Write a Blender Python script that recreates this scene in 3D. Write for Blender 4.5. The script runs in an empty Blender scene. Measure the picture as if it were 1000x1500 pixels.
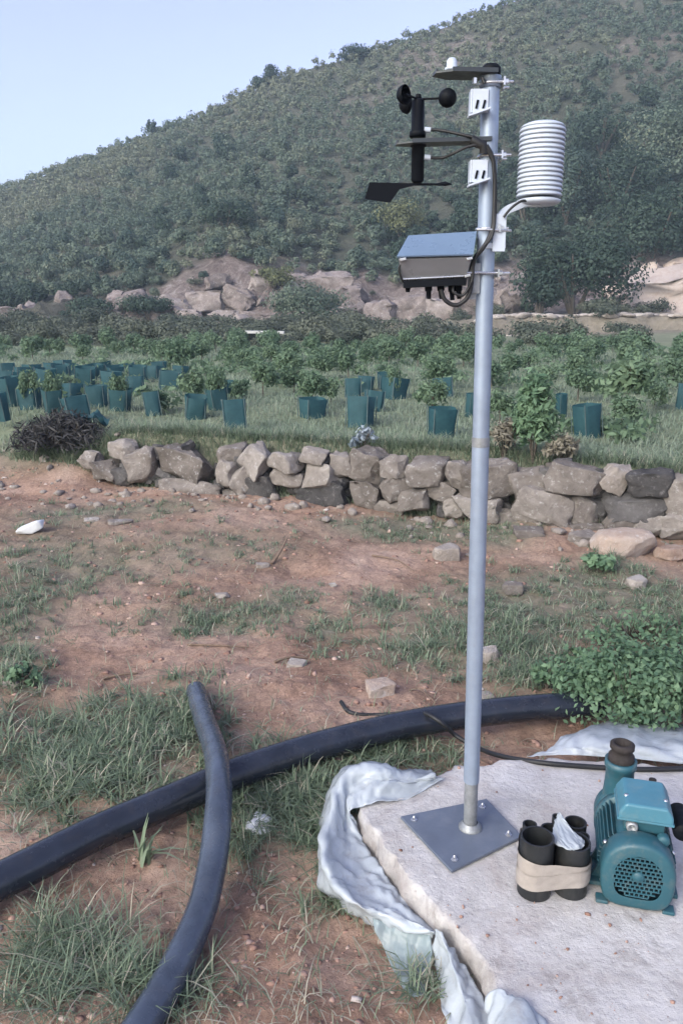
import bpy, bmesh, math, random
import numpy as np
from mathutils import Vector, Matrix

R = math.radians
rng = np.random.default_rng(7)
random.seed(7)
scene = bpy.context.scene
COL = scene.collection

# ------------------------------------------------------------------ camera, sky, sun, exposure
CAM_H, PITCH, FPX = 1.6, R(14.2), 1150.0            # metres, radians, focal length in photo pixels (1000 x 1500)
cam_data = bpy.data.cameras.new('camera')
cam_data.sensor_fit = 'VERTICAL'
cam_data.sensor_height = 36.0
cam_data.lens = FPX / 1500.0 * 36.0
cam_data.clip_start, cam_data.clip_end = 0.05, 3000.0
cam = bpy.data.objects.new('camera', cam_data)
COL.objects.link(cam)
cam.location = (0, 0, CAM_H)
cam.rotation_euler = (math.pi / 2 - PITCH, 0, 0)
scene.camera = cam

SUN_EL, SUN_AZ = R(34), R(222)                      # azimuth clockwise from +Y: behind the camera, to the left
world = bpy.data.worlds.new('World')
scene.world = world
world.use_nodes = True
wn = world.node_tree
bg = wn.nodes['Background']
sky = wn.nodes.new('ShaderNodeTexSky')
sky.sky_type = 'NISHITA'
sky.sun_disc = False
sky.sun_elevation = SUN_EL
sky.sun_rotation = SUN_AZ
sky.air_density, sky.dust_density, sky.ozone_density = 1.0, 4.0, 3.2
hsv = wn.nodes.new('ShaderNodeHueSaturation')          # thin high overcast: paler, slightly lavender
hsv.inputs['Saturation'].default_value = 0.80
hsv.inputs['Hue'].default_value = 0.53
wn.links.new(sky.outputs[0], hsv.inputs['Color'])
wn.links.new(hsv.outputs[0], bg.inputs[0])
bg.inputs[1].default_value = 0.15

sun_data = bpy.data.lights.new('sun', 'SUN')
sun_data.energy = 0.5
sun_data.angle = R(25)
sun_data.color = (1.0, 0.97, 0.94)
sun = bpy.data.objects.new('sun', sun_data)
COL.objects.link(sun)
sdir = Vector((math.sin(SUN_AZ) * math.cos(SUN_EL), math.cos(SUN_AZ) * math.cos(SUN_EL), math.sin(SUN_EL)))
sun.rotation_euler = sdir.to_track_quat('Z', 'Y').to_euler()
sun.location = (-6, -8, 12)

scene.view_settings.view_transform = 'Standard'
scene.view_settings.look = 'None'
scene.view_settings.gamma = 1.0
scene.view_settings.use_curve_mapping = False
scene.view_settings.exposure = 1.3
scene.cycles.max_bounces = 6
scene.cycles.diffuse_bounces = 3
scene.cycles.glossy_bounces = 3
scene.cycles.transparent_max_bounces = 8
scene.cycles.volume_bounces = 1
scene.cycles.use_denoising = True

# ------------------------------------------------------------------ pixel <-> world helpers (photo pixels)
SP, CP = math.sin(PITCH), math.cos(PITCH)

def ray(u, v):
    a, b = (u - 500.0) / FPX, (750.0 - v) / FPX
    return np.array([a, CP + b * SP, -SP + b * CP])

def P(u, v, z=0.0):
    d = ray(u, v)
    t = (z - CAM_H) / d[2]
    return np.array([0, 0, CAM_H]) + d * t

def PY(u, v, y):
    d = ray(u, v)
    return np.array([0, 0, CAM_H]) + d * (y / d[1])

def proj(x, y, z):
    dz = z - CAM_H
    dep = y * CP - dz * SP
    return 500 + FPX * x / dep, 750 - FPX * (y * SP + dz * CP) / dep

def pxm(p):
    return FPX / (p[1] * CP - (p[2] - CAM_H) * SP)   # pixels per metre at a point

# ------------------------------------------------------------------ noise
_T = np.random.default_rng(3).random((256, 256))

def vn(x, y, s=0):
    x = np.asarray(x, float) + s * 17.31
    y = np.asarray(y, float) + s * 9.73
    xi, yi = np.floor(x).astype(int), np.floor(y).astype(int)
    fx, fy = x - xi, y - yi
    fx, fy = fx * fx * (3 - 2 * fx), fy * fy * (3 - 2 * fy)
    a, b = _T[xi & 255, yi & 255], _T[(xi + 1) & 255, yi & 255]
    c, d = _T[xi & 255, (yi + 1) & 255], _T[(xi + 1) & 255, (yi + 1) & 255]
    return (a * (1 - fx) + b * fx) * (1 - fy) + (c * (1 - fx) + d * fx) * fy - 0.5

def fbm(x, y, o=4, s=0):
    r, a, f = 0.0, 1.0, 1.0
    for k in range(o):
        r = r + a * vn(np.asarray(x) * f, np.asarray(y) * f, s + k)
        a *= 0.5
        f *= 2.03
    return r

def sst(a, b, x):
    t = np.clip((np.asarray(x, float) - a) / (b - a), 0, 1)
    return t * t * (3 - 2 * t)

# ------------------------------------------------------------------ mesh helpers
def raw_mesh(name, verts, faces, tint=None, smooth=False):
    me = bpy.data.meshes.new(name)
    if isinstance(faces, np.ndarray):
        v = np.asarray(verts, np.float32)
        n, k = faces.shape
        me.vertices.add(len(v))
        me.vertices.foreach_set('co', v.ravel())
        me.loops.add(n * k)
        me.loops.foreach_set('vertex_index', faces.ravel().astype(np.int32))
        me.polygons.add(n)
        me.polygons.foreach_set('loop_start', np.arange(0, n * k, k, dtype=np.int32))
        me.polygons.foreach_set('loop_total', np.full(n, k, np.int32))
        me.update(calc_edges=True)
    else:
        me.from_pydata([tuple(map(float, p)) for p in verts], [], faces)
    if tint is not None:
        at = me.attributes.new('tint', 'FLOAT', 'POINT')
        at.data.foreach_set('value', np.asarray(tint, np.float32).ravel())
    if smooth:
        me.polygons.foreach_set('use_smooth', np.ones(len(me.polygons), bool))
    return me

def link(name, me, mat=None, parent=None, kind=None):
    o = bpy.data.objects.new(name, me)
    COL.objects.link(o)
    if mat is not None and me is not None and not me.materials:
        me.materials.append(mat)
    if parent is not None:
        o.parent = parent
    if kind:
        o['kind'] = kind
    return o

def tag(o, label, cat, group=None, kind=None):
    o['label'] = label
    o['category'] = cat
    if group:
        o['group'] = group
    if kind:
        o['kind'] = kind
    return o

def thing(name, label, cat, loc=(0, 0, 0), rz=0.0, group=None):
    o = bpy.data.objects.new(name, None)
    o.empty_display_size = 0.1
    COL.objects.link(o)
    o.location = loc
    o.rotation_euler = (0, 0, rz)
    return tag(o, label, cat, group)

def kids(o):
    return list(o.children)

def copy_tree(o, parent=None):
    c = o.copy()
    COL.objects.link(c)
    c.parent = parent
    for ch in kids(o):
        copy_tree(ch, c)
    return c

class MB:
    """collects shapes, builds ONE mesh object"""
    def __init__(s):
        s.v, s.f, s.sm = [], [], []
    def add(s, verts, faces, smooth=False):
        b = len(s.v)
        s.v += [tuple(map(float, p)) for p in verts]
        s.f += [tuple(i + b for i in f) for f in faces]
        s.sm += [smooth] * len(faces)
        return s
    def box(s, c, size, m=None, bev=0.0):
        bm = bmesh.new()
        bmesh.ops.create_cube(bm, size=1.0)
        for v in bm.verts:
            v.co = Vector((v.co.x * size[0], v.co.y * size[1], v.co.z * size[2]))
        if bev:
            bmesh.ops.bevel(bm, geom=bm.edges[:], offset=bev, segments=2, affect='EDGES', profile=0.6)
        return s._bm(bm, c, m)
    def _bm(s, bm, c=(0, 0, 0), m=None, smooth=False):
        M = Matrix.Translation(Vector(c)) @ (m.to_4x4() if m is not None else Matrix.Identity(4))
        bm.verts.ensure_lookup_table()
        bm.verts.index_update()
        s.add([M @ v.co for v in bm.verts], [[v.index for v in f.verts] for f in bm.faces], smooth)
        bm.free()
        return s
    def tube(s, pts, r, n=10, caps=True, smooth=True):
        pts = [Vector(map(float, p)) for p in pts]
        rs = r if hasattr(r, '__len__') else [r] * len(pts)
        V, F = [], []
        up = None
        for i, p in enumerate(pts):
            d = (pts[min(i + 1, len(pts) - 1)] - pts[max(i - 1, 0)]).normalized()
            if up is None:
                up = d.orthogonal().normalized()
            up = (up - d * up.dot(d)).normalized()
            w = d.cross(up)
            for k in range(n):
                a = 2 * math.pi * k / n
                V.append(p + (up * math.cos(a) + w * math.sin(a)) * rs[i])
        for i in range(len(pts) - 1):
            for k in range(n):
                F.append((i * n + k, i * n + (k + 1) % n, (i + 1) * n + (k + 1) % n, (i + 1) * n + k))
        s.add(V, F, smooth)
        if caps:
            s.add(V[:n], [tuple(range(n))[::-1]])
            s.add(V[-n:], [tuple(range(n))])
        return s
    def pipe(s, pts, ro, ri, n=24):
        """hollow pipe along pts"""
        s.tube(pts, ro, n, caps=False)
        a = len(s.v)
        s.tube(pts[::-1], ri, n, caps=False)
        for e in (0, 1):
            p = Vector(pts[0] if e == 0 else pts[-1])
            q = Vector(pts[1] if e == 0 else pts[-2])
            d = (p - q).normalized()
            up = d.orthogonal().normalized(); w = d.cross(up)
            V = [p + (up * math.cos(2 * math.pi * k / n) + w * math.sin(2 * math.pi * k / n)) * rr for rr in (ro, ri) for k in range(n)]
            s.add(V, [(k, (k + 1) % n, n + (k + 1) % n, n + k) for k in range(n)])
        return s
    def lathe(s, prof, c=(0, 0, 0), n=24, m=None, smooth=True):
        M = Matrix.Translation(Vector(c)) @ (m.to_4x4() if m is not None else Matrix.Identity(4))
        V = [M @ Vector((r * math.cos(2 * math.pi * k / n), r * math.sin(2 * math.pi * k / n), z)) for r, z in prof for k in range(n)]
        F = [(i * n + k, i * n + (k + 1) % n, (i + 1) * n + (k + 1) % n, (i + 1) * n + k) for i in range(len(prof) - 1) for k in range(n)]
        return s.add(V, F, smooth)
    def prism(s, poly, d, m=None, c=(0, 0, 0)):
        """poly (x,y) extruded z 0..d"""
        M = Matrix.Translation(Vector(c)) @ (m.to_4x4() if m is not None else Matrix.Identity(4))
        n = len(poly)
        V = [M @ Vector((x, y, 0)) for x, y in poly] + [M @ Vector((x, y, d)) for x, y in poly]
        F = [tuple(range(n))[::-1], tuple(range(n, 2 * n))] + [(k, (k + 1) % n, n + (k + 1) % n, n + k) for k in range(n)]
        return s.add(V, F)
    def build(s, name, mat, parent=None, local=False, kind=None, bevel=0.0):
        v = np.array(s.v, float)
        if parent is not None and not local:
            p = parent
            off = Vector((0, 0, 0))
            while p is not None:
                off += p.location
                p = p.parent
            v = v - np.array(off)
        me = raw_mesh(name, v, s.f)
        me.polygons.foreach_set('use_smooth', np.array(s.sm, bool))
        o = link(name, me, mat, parent, kind)
        if bevel:
            b = o.modifiers.new('bevel', 'BEVEL')
            b.width, b.segments, b.limit_method = bevel, 2, 'ANGLE'
        return o

def spline(pts, n):
    """Catmull-Rom through pts, n samples"""
    p = np.array(pts, float)
    if len(p) == 2:
        return p[0] + (p[1] - p[0]) * np.linspace(0, 1, n)[:, None]
    q = np.vstack([2 * p[0] - p[1], p, 2 * p[-1] - p[-2]])
    t = np.linspace(0, len(p) - 1 - 1e-6, n)
    i = t.astype(int); f = (t - i)[:, None]
    a, b, c, d = q[i], q[i + 1], q[i + 2], q[i + 3]
    return 0.5 * (2 * b + (c - a) * f + (2 * a - 5 * b + 4 * c - d) * f ** 2 + (3 * b - a - 3 * c + d) * f ** 3)

# ------------------------------------------------------------------ materials
def new_mat(name):
    m = bpy.data.materials.new(name)
    m.use_nodes = True
    nt = m.node_tree
    return m, nt, nt.nodes['Principled BSDF']

def nz(nt, scale, detail=5, rough=0.6, co=None, dist=0.0):
    n = nt.nodes.new('ShaderNodeTexNoise')
    n.inputs['Scale'].default_value = scale
    n.inputs['Detail'].default_value = detail
    n.inputs['Roughness'].default_value = rough
    n.inputs['Distortion'].default_value = dist
    if co is not None:
        nt.links.new(co, n.inputs['Vector'])
    return n.outputs['Fac']

ALB = 0.72                                              # one scale on every surface's reflectance
def alb(c):
    return c if max(c[:3]) > 1 or c[0] == c[1] == c[2] else tuple(x * ALB for x in c[:3])

def ramp(nt, fac, stops):
    stops = [(p, alb(c)) for p, c in stops]
    r = nt.nodes.new('ShaderNodeValToRGB')
    e = r.color_ramp.elements
    while len(e) < len(stops):
        e.new(0.5)
    for k, (p, c) in enumerate(stops):
        e[k].position = p
        e[k].color = (*c, 1) if len(c) == 3 else c
    nt.links.new(fac, r.inputs[0])
    return r.outputs[0]

def mixc(nt, fac, a, b, mode='MIX'):
    m = nt.nodes.new('ShaderNodeMix')
    m.data_type = 'RGBA'
    m.blend_type = mode
    for sock, val in ((m.inputs[0], fac), (m.inputs[6], a), (m.inputs[7], b)):
        if isinstance(val, (int, float)):
            sock.default_value = val
        elif isinstance(val, tuple):
            val = alb(val)
            sock.default_value = (*val, 1) if len(val) == 3 else val
        else:
            nt.links.new(val, sock)
    return m.outputs[2]

def math_(nt, op, a, b=0.0, clamp=False):
    m = nt.nodes.new('ShaderNodeMath')
    m.operation = op
    m.use_clamp = clamp
    for k, val in enumerate((a, b)):
        if isinstance(val, (int, float)):
            m.inputs[k].default_value = val
        else:
            nt.links.new(val, m.inputs[k])
    return m.outputs[0]

def objco(nt):
    t = nt.nodes.new('ShaderNodeTexCoord')
    return t.outputs['Object']

def geoco(nt):
    t = nt.nodes.new('ShaderNodeNewGeometry')
    return t.outputs['Position']

def attr(nt, name):
    a = nt.nodes.new('ShaderNodeAttribute')
    a.attribute_name = name
    return a.outputs['Fac']

def obrand(nt):
    return nt.nodes.new('ShaderNodeObjectInfo').outputs['Random']

def bump(nt, b, h, strength=0.3, dist=0.01):
    n = nt.nodes.new('ShaderNodeBump')
    n.inputs['Strength'].default_value = strength
    n.inputs['Distance'].default_value = dist
    nt.links.new(h, n.inputs['Height'])
    nt.links.new(n.outputs[0], b.inputs['Normal'])

def mat(name, col, rough=0.6, metal=0.0, var=0.25, scale=8.0, bmp=0.0, bdist=0.004, dirt=None, dirt_amt=0.5, spec=0.5):
    """painted / plastic / metal with uneven tone, optional dirt patches"""
    m, nt, b = new_mat(name)
    co = objco(nt)
    f = nz(nt, scale, 6, 0.65, co)
    lo = tuple(c * (1 - var) for c in col)
    hi = tuple(min(1, c * (1 + var)) for c in col)
    c = ramp(nt, f, [(0.3, lo), (0.7, hi)])
    if dirt:
        d = ramp(nt, nz(nt, scale * 2.3, 8, 0.7, co), [(0.5, (0, 0, 0)), (0.72, (dirt_amt,) * 3)])
        c = mixc(nt, d, c, dirt)
    nt.links.new(c, b.inputs['Base Color'])
    r = ramp(nt, nz(nt, scale * 3, 4, 0.6, co), [(0.3, (max(0, rough - 0.1),) * 3), (0.7, (min(1, rough + 0.12),) * 3)])
    nt.links.new(r, b.inputs['Roughness'])
    b.inputs['Metallic'].default_value = metal
    b.inputs['Specular IOR Level'].default_value = spec
    if bmp:
        bump(nt, b, nz(nt, scale * 6, 5, 0.6, co), bmp, bdist)
    return m

def leaf_mat(name, lo, hi, trans=0.25, rand=0.25, dry=None):
    m, nt, b = new_mat(name)
    f = math_(nt, 'ADD', math_(nt, 'MULTIPLY', attr(nt, 'tint'), 1 - rand), math_(nt, 'MULTIPLY', obrand(nt), rand))
    stops = [(0.0, lo), (0.85, hi)]
    if dry:
        stops = [(0.0, lo), (0.7, hi), (0.97, dry)]
    c = ramp(nt, f, stops)
    nt.links.new(c, b.inputs['Base Color'])
    b.inputs['Roughness'].default_value = 0.6
    b.inputs['Specular IOR Level'].default_value = 0.25
    t = nt.nodes.new('ShaderNodeBsdfTranslucent')
    nt.links.new(c, t.inputs[0])
    mx = nt.nodes.new('ShaderNodeMixShader')
    mx.inputs[0].default_value = trans
    nt.links.new(b.outputs[0], mx.inputs[1])
    nt.links.new(t.outputs[0], mx.inputs[2])
    nt.links.new(mx.outputs[0], nt.nodes['Material Output'].inputs[0])
    return m

M = {}
M['zinc'] = mat('galvanised_steel', (0.35, 0.425, 0.55), 0.40, 0.35, 0.10, 14, 0.05, 0.001, (0.35, 0.38, 0.42), 0.25)
M['zinc_dark'] = mat('weathered_zinc', (0.36, 0.38, 0.40), 0.5, 0.5, 0.25, 25, 0.08, 0.001, (0.2, 0.19, 0.18), 0.4)
M['plate'] = mat('grey_painted_steel', (0.15, 0.18, 0.235), 0.45, 0.2, 0.15, 6, 0.06, 0.002, (0.32, 0.33, 0.35), 0.3)
M['white_plastic'] = mat('white_plastic', (0.58, 0.65, 0.75), 0.4, 0, 0.05, 10, 0, 0, (0.5, 0.5, 0.48), 0.25)
M['white_paint'] = mat('white_painted_bracket', (0.66, 0.73, 0.84), 0.4, 0.1, 0.06, 20, 0, 0, (0.45, 0.44, 0.42), 0.3)
M['black'] = mat('black_plastic', (0.006, 0.008, 0.012), 0.55, 0, 0.3, 12, spec=0.12)
M['rubber'] = mat('black_rubber', (0.014, 0.015, 0.017), 0.55, 0, 0.3, 15)
M['box_grey'] = mat('grey_box_paint', (0.28, 0.285, 0.30), 0.36, 0.15, 0.08, 9)
M['lid_sky'] = mat('lid_paint_with_sky_reflection', (0.20, 0.29, 0.43), 0.3, 0.2, 0.05, 9)  # box paint with the sky's reflection put into the colour as blue
M['arm'] = mat('grey_arm_paint', (0.055, 0.065, 0.074), 0.45, 0.2, 0.1, 12)
M['steel'] = mat('bright_steel', (0.75, 0.76, 0.78), 0.28, 0.9, 0.08, 20)
M['hdpe'] = mat('black_polyethylene', (0.020, 0.026, 0.040), 0.22, 0, 0.35, 7, 0.05, 0.002, (0.07, 0.065, 0.065), 0.35)
M['hdpe_grey'] = mat('dusty_polyethylene', (0.060, 0.078, 0.112), 0.25, 0, 0.3, 9, 0.05, 0.002, (0.09, 0.09, 0.10), 0.35)
M['pipe_cut'] = mat('dull_black_pipe', (0.016, 0.018, 0.020), 0.5, 0, 0.3, 14, 0.1, 0.001, (0.09, 0.08, 0.07), 0.4)
M['tape'] = mat('beige_packing_tape', (0.42, 0.375, 0.335), 0.4, 0, 0.14, 18, 0.4, 0.004)
M['teal_paint'] = mat('teal_pump_paint', (0.026, 0.108, 0.142), 0.46, 0.0, 0.12, 12, 0.04, 0.001, (0.16, 0.18, 0.17), 0.6)
M['teal_light'] = mat('teal_box_paint', (0.075, 0.235, 0.315), 0.42, 0.0, 0.1, 10, 0.03, 0.001, (0.20, 0.28, 0.29), 0.5)
M['rust'] = mat('rusty_iron', (0.032, 0.025, 0.023), 0.8, 0.1, 0.4, 30, 0.3, 0.002)
M['wood'] = mat('dry_twig', (0.20, 0.14, 0.10), 0.85, 0, 0.35, 30, 0.3, 0.002)
M['bark'] = mat('sapling_bark', (0.12, 0.10, 0.08), 0.85, 0, 0.3, 30, 0.3, 0.002)
M['concrete_far'] = mat('pale_concrete', (0.62, 0.62, 0.61), 0.8, 0, 0.12, 6, 0.2, 0.01)
M['scrap'] = mat('white_crumpled_film', (0.80, 0.82, 0.84), 0.4, 0, 0.06, 30)

def stone_mat(name, stops, scale=5.0, rnd=0.5):
    m, nt, b = new_mat(name)
    co = objco(nt)
    r = obrand(nt)
    mp = nt.nodes.new('ShaderNodeVectorMath'); mp.operation = 'ADD'
    cx = nt.nodes.new('ShaderNodeCombineXYZ')
    nt.links.new(math_(nt, 'MULTIPLY', r, 37.0), cx.inputs[0])
    nt.links.new(math_(nt, 'MULTIPLY', r, 11.0), cx.inputs[1])
    nt.links.new(co, mp.inputs[0]); nt.links.new(cx.outputs[0], mp.inputs[1])
    co = mp.outputs[0]
    f = nz(nt, scale, 8, 0.68, co, 0.4)
    f = math_(nt, 'ADD', math_(nt, 'MULTIPLY', f, 1 - rnd * 0.5), math_(nt, 'MULTIPLY', r, rnd * 0.5))
    c = ramp(nt, f, stops)
    lich = ramp(nt, nz(nt, scale * 5, 6, 0.7, co), [(0.56, (0, 0, 0)), (0.70, (0.5, 0.5, 0.5))])
    c = mixc(nt, lich, c, tuple(min(0.6, x * 1.5) for x in stops[-1][1]))
    nt.links.new(c, b.inputs['Base Color'])
    b.inputs['Roughness'].default_value = 0.9
    b.inputs['Specular IOR Level'].default_value = 0.2
    bump(nt, b, nz(nt, scale * 6, 8, 0.75, co), 0.8, 0.03)
    return m

M['stone'] = stone_mat('grey_brown_fieldstone', [(0.25, (0.12, 0.105, 0.094)), (0.5, (0.27, 0.24, 0.22)), (0.8, (0.52, 0.48, 0.445))])
M['stone_pale'] = stone_mat('pale_limestone', [(0.25, (0.28, 0.24, 0.21)), (0.5, (0.45, 0.40, 0.36)), (0.8, (0.62, 0.58, 0.54))], 7)
M['stone_pink'] = stone_mat('pinkish_limestone', [(0.25, (0.34, 0.22, 0.17)), (0.45, (0.55, 0.44, 0.37)), (0.8, (0.68, 0.62, 0.57))], 5)
M['stone_dark'] = stone_mat('dark_fieldstone', [(0.25, (0.045, 0.045, 0.048)), (0.5, (0.11, 0.105, 0.105)), (0.8, (0.24, 0.23, 0.23))])
M['bank_rock'] = stone_mat('bank_rock', [(0.25, (0.11, 0.09, 0.085)), (0.5, (0.27, 0.225, 0.21)), (0.8, (0.47, 0.42, 0.40))], 2.6)

def soil_mat():
    m, nt, b = new_mat('red_brown_soil')
    co = geoco(nt)
    f = nz(nt, 1.6, 8, 0.65, co, 0.6)
    soil = ramp(nt, f, [(0.28, (0.245, 0.15, 0.11)), (0.46, (0.435, 0.288, 0.218)), (0.60, (0.57, 0.405, 0.32)), (0.78, (0.68, 0.53, 0.44))])
    fine = nz(nt, 42, 8, 0.75, co)
    soil = mixc(nt, 0.75, soil, ramp(nt, fine, [(0.28, (0.55, 0.52, 0.50)), (0.62, (1.12, 1.1, 1.08))]), 'MULTIPLY')
    grit = ramp(nt, nz(nt, 120, 4, 0.6, co), [(0.62, (0, 0, 0)), (0.74, (0.5, 0.5, 0.5))])
    soil = mixc(nt, grit, soil, (0.58, 0.50, 0.46))
    g = ramp(nt, nz(nt, 9, 8, 0.7, co), [(0.3, (0.14, 0.15, 0.105)), (0.55, (0.25, 0.235, 0.175)), (0.8, (0.38, 0.33, 0.265))])
    gm = math_(nt, 'MULTIPLY', attr(nt, 'tint'), math_(nt, 'ADD', nz(nt, 14, 6, 0.7, co), 0.45), True)
    c = mixc(nt, gm, soil, g)
    nt.links.new(c, b.inputs['Base Color'])
    b.inputs['Roughness'].default_value = 0.95
    b.inputs['Specular IOR Level'].default_value = 0.15
    h = math_(nt, 'ADD', nz(nt, 30, 10, 0.75, co), math_(nt, 'MULTIPLY', nz(nt, 90, 6, 0.7, co), 0.4))
    bump(nt, b, h, 0.9, 0.02)
    return m
M['soil'] = soil_mat()

def field_mat():
    m, nt, b = new_mat('field_turf')
    co = geoco(nt)
    c = ramp(nt, nz(nt, 0.7, 8, 0.7, co, 0.5), [(0.25, (0.18, 0.235, 0.15)), (0.5, (0.27, 0.32, 0.215)), (0.75, (0.38, 0.41, 0.29))])
    c = mixc(nt, 0.6, c, ramp(nt, nz(nt, 11, 8, 0.75, co), [(0.3, (0.55, 0.55, 0.5)), (0.65, (1.15, 1.15, 1.1))]), 'MULTIPLY')
    soil = ramp(nt, nz(nt, 3, 6, 0.7, co), [(0.3, (0.19, 0.15, 0.12)), (0.7, (0.36, 0.30, 0.255))])
    c = mixc(nt, attr(nt, 'tint'), c, soil)
    nt.links.new(c, b.inputs['Base Color'])
    b.inputs['Roughness'].default_value = 0.95
    b.inputs['Specular IOR Level'].default_value = 0.1
    bump(nt, b, nz(nt, 14, 9, 0.75, co), 0.8, 0.06)
    return m
M['field'] = field_mat()

def hill_mat():
    m, nt, b = new_mat('hill_soil_and_rock')
    co = geoco(nt)
    veg = ramp(nt, nz(nt, 0.25, 8, 0.7, co), [(0.3, (0.085, 0.10, 0.075)), (0.55, (0.15, 0.155, 0.12)), (0.75, (0.24, 0.225, 0.19))])
    rock = ramp(nt, nz(nt, 0.75, 12, 0.78, co, 1.6), [(0.30, (0.09, 0.072, 0.07)), (0.43, (0.24, 0.19, 0.175)), (0.54, (0.37, 0.305, 0.285)), (0.66, (0.60, 0.55, 0.52))])
    a = attr(nt, 'tint')
    c = mixc(nt, math_(nt, 'MULTIPLY', a, math_(nt, 'ADD', nz(nt, 0.8, 6, 0.7, co), 0.55), True), veg, rock)
    nt.links.new(c, b.inputs['Base Color'])
    b.inputs['Roughness'].default_value = 0.95
    b.inputs['Specular IOR Level'].default_value = 0.1
    bump(nt, b, nz(nt, 1.3, 12, 0.75, co), 1.0, 0.7)
    return m
M['hill'] = hill_mat()

def concrete_mat():
    m, nt, b = new_mat('rough_pale_concrete')
    co = objco(nt)
    c = ramp(nt, nz(nt, 3.2, 9, 0.68, co, 0.5), [(0.28, (0.45, 0.43, 0.415)), (0.46, (0.62, 0.60, 0.59)), (0.7, (0.76, 0.745, 0.74))])
    dust = ramp(nt, nz(nt, 7, 8, 0.7, co, 0.8), [(0.47, (0, 0, 0)), (0.68, (0.75, 0.75, 0.75))])
    c = mixc(nt, dust, c, (0.50, 0.45, 0.43))
    st_ = ramp(nt, nz(nt, 2.1, 10, 0.75, co, 1.5), [(0.55, (0, 0, 0)), (0.62, (0.5, 0.5, 0.5))])
    c = mixc(nt, st_, c, (0.33, 0.30, 0.28))
    c = mixc(nt, 0.28, c, ramp(nt, nz(nt, 26, 9, 0.78, co, 0.6), [(0.3, (0.62, 0.60, 0.58)), (0.6, (1.12, 1.12, 1.12))]), 'MULTIPLY')
    sx = nt.nodes.new('ShaderNodeSeparateXYZ'); nt.links.new(co, sx.inputs[0])
    mud = math_(nt, 'MULTIPLY', math_(nt, 'SUBTRACT', 0.125, sx.outputs[2]), 14.0, True)
    mud = math_(nt, 'MULTIPLY', mud, math_(nt, 'ADD', nz(nt, 12, 8, 0.7, co), 0.1), True)
    c = mixc(nt, mud, c, (0.36, 0.31, 0.28))
    sp = ramp(nt, nz(nt, 70, 4, 0.6, co), [(0.64, (0, 0, 0)), (0.74, (0.55, 0.55, 0.55))])
    c = mixc(nt, sp, c, (0.24, 0.21, 0.19))
    nt.links.new(c, b.inputs['Base Color'])
    b.inputs['Roughness'].default_value = 0.85
    b.inputs['Specular IOR Level'].default_value = 0.3
    h = math_(nt, 'ADD', nz(nt, 9, 10, 0.72, co), math_(nt, 'MULTIPLY', nz(nt, 60, 6, 0.7, co), 0.45))
    bump(nt, b, h, 0.8, 0.016)
    return m
M['concrete'] = concrete_mat()

def film_mat(name, col, transp, rough=0.25):
    m, nt, b = new_mat(name)
    co = objco(nt)
    c = ramp(nt, nz(nt, 6, 7, 0.65, co, 0.6), [(0.3, tuple(x * 0.78 for x in col)), (0.65, col)])
    d = ramp(nt, nz(nt, 11, 8, 0.7, co), [(0.56, (0, 0, 0)), (0.76, (0.55, 0.55, 0.55))])
    c = mixc(nt, d, c, (0.42, 0.34, 0.29))
    nt.links.new(c, b.inputs['Base Color'])
    b.inputs['Roughness'].default_value = rough
    bump(nt, b, nz(nt, 9, 7, 0.62, co, 2.0), 0.45, 0.012)
    t = nt.nodes.new('ShaderNodeBsdfTranslucent')
    nt.links.new(c, t.inputs[0])
    m1 = nt.nodes.new('ShaderNodeMixShader'); m1.inputs[0].default_value = 0.28
    nt.links.new(b.outputs[0], m1.inputs[1]); nt.links.new(t.outputs[0], m1.inputs[2])
    tr = nt.nodes.new('ShaderNodeBsdfTransparent')
    m2 = nt.nodes.new('ShaderNodeMixShader'); m2.inputs[0].default_value = transp
    nt.links.new(m1.outputs[0], m2.inputs[1]); nt.links.new(tr.outputs[0], m2.inputs[2])
    nt.links.new(m2.outputs[0], nt.nodes['Material Output'].inputs[0])
    return m
M['film'] = film_mat('milky_plastic_film', (0.84, 0.92, 0.99), 0.24, 0.16)
M['film_thin'] = film_mat('thin_plastic_film', (0.55, 0.68, 0.72), 0.42, 0.2)

def net_mat():
    m, nt, b = new_mat('teal_shade_net')
    co = objco(nt)
    c = ramp(nt, nz(nt, 9, 6, 0.65, co), [(0.3, (0.014, 0.078, 0.098)), (0.7, (0.042, 0.145, 0.168))])
    c = mixc(nt, math_(nt, 'MULTIPLY', obrand(nt), 0.5), c, (0.06, 0.16, 0.175))
    nt.links.new(c, b.inputs['Base Color'])
    b.inputs['Roughness'].default_value = 0.7
    t = nt.nodes.new('ShaderNodeBsdfTranslucent')
    nt.links.new(c, t.inputs[0])
    m1 = nt.nodes.new('ShaderNodeMixShader'); m1.inputs[0].default_value = 0.35
    nt.links.new(b.outputs[0], m1.inputs[1]); nt.links.new(t.outputs[0], m1.inputs[2])
    nt.links.new(m1.outputs[0], nt.nodes['Material Output'].inputs[0])
    return m
M['net'] = net_mat()
M['stake'] = mat('grey_wooden_stake', (0.10, 0.15, 0.15), 0.8, 0, 0.2, 20)

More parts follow.
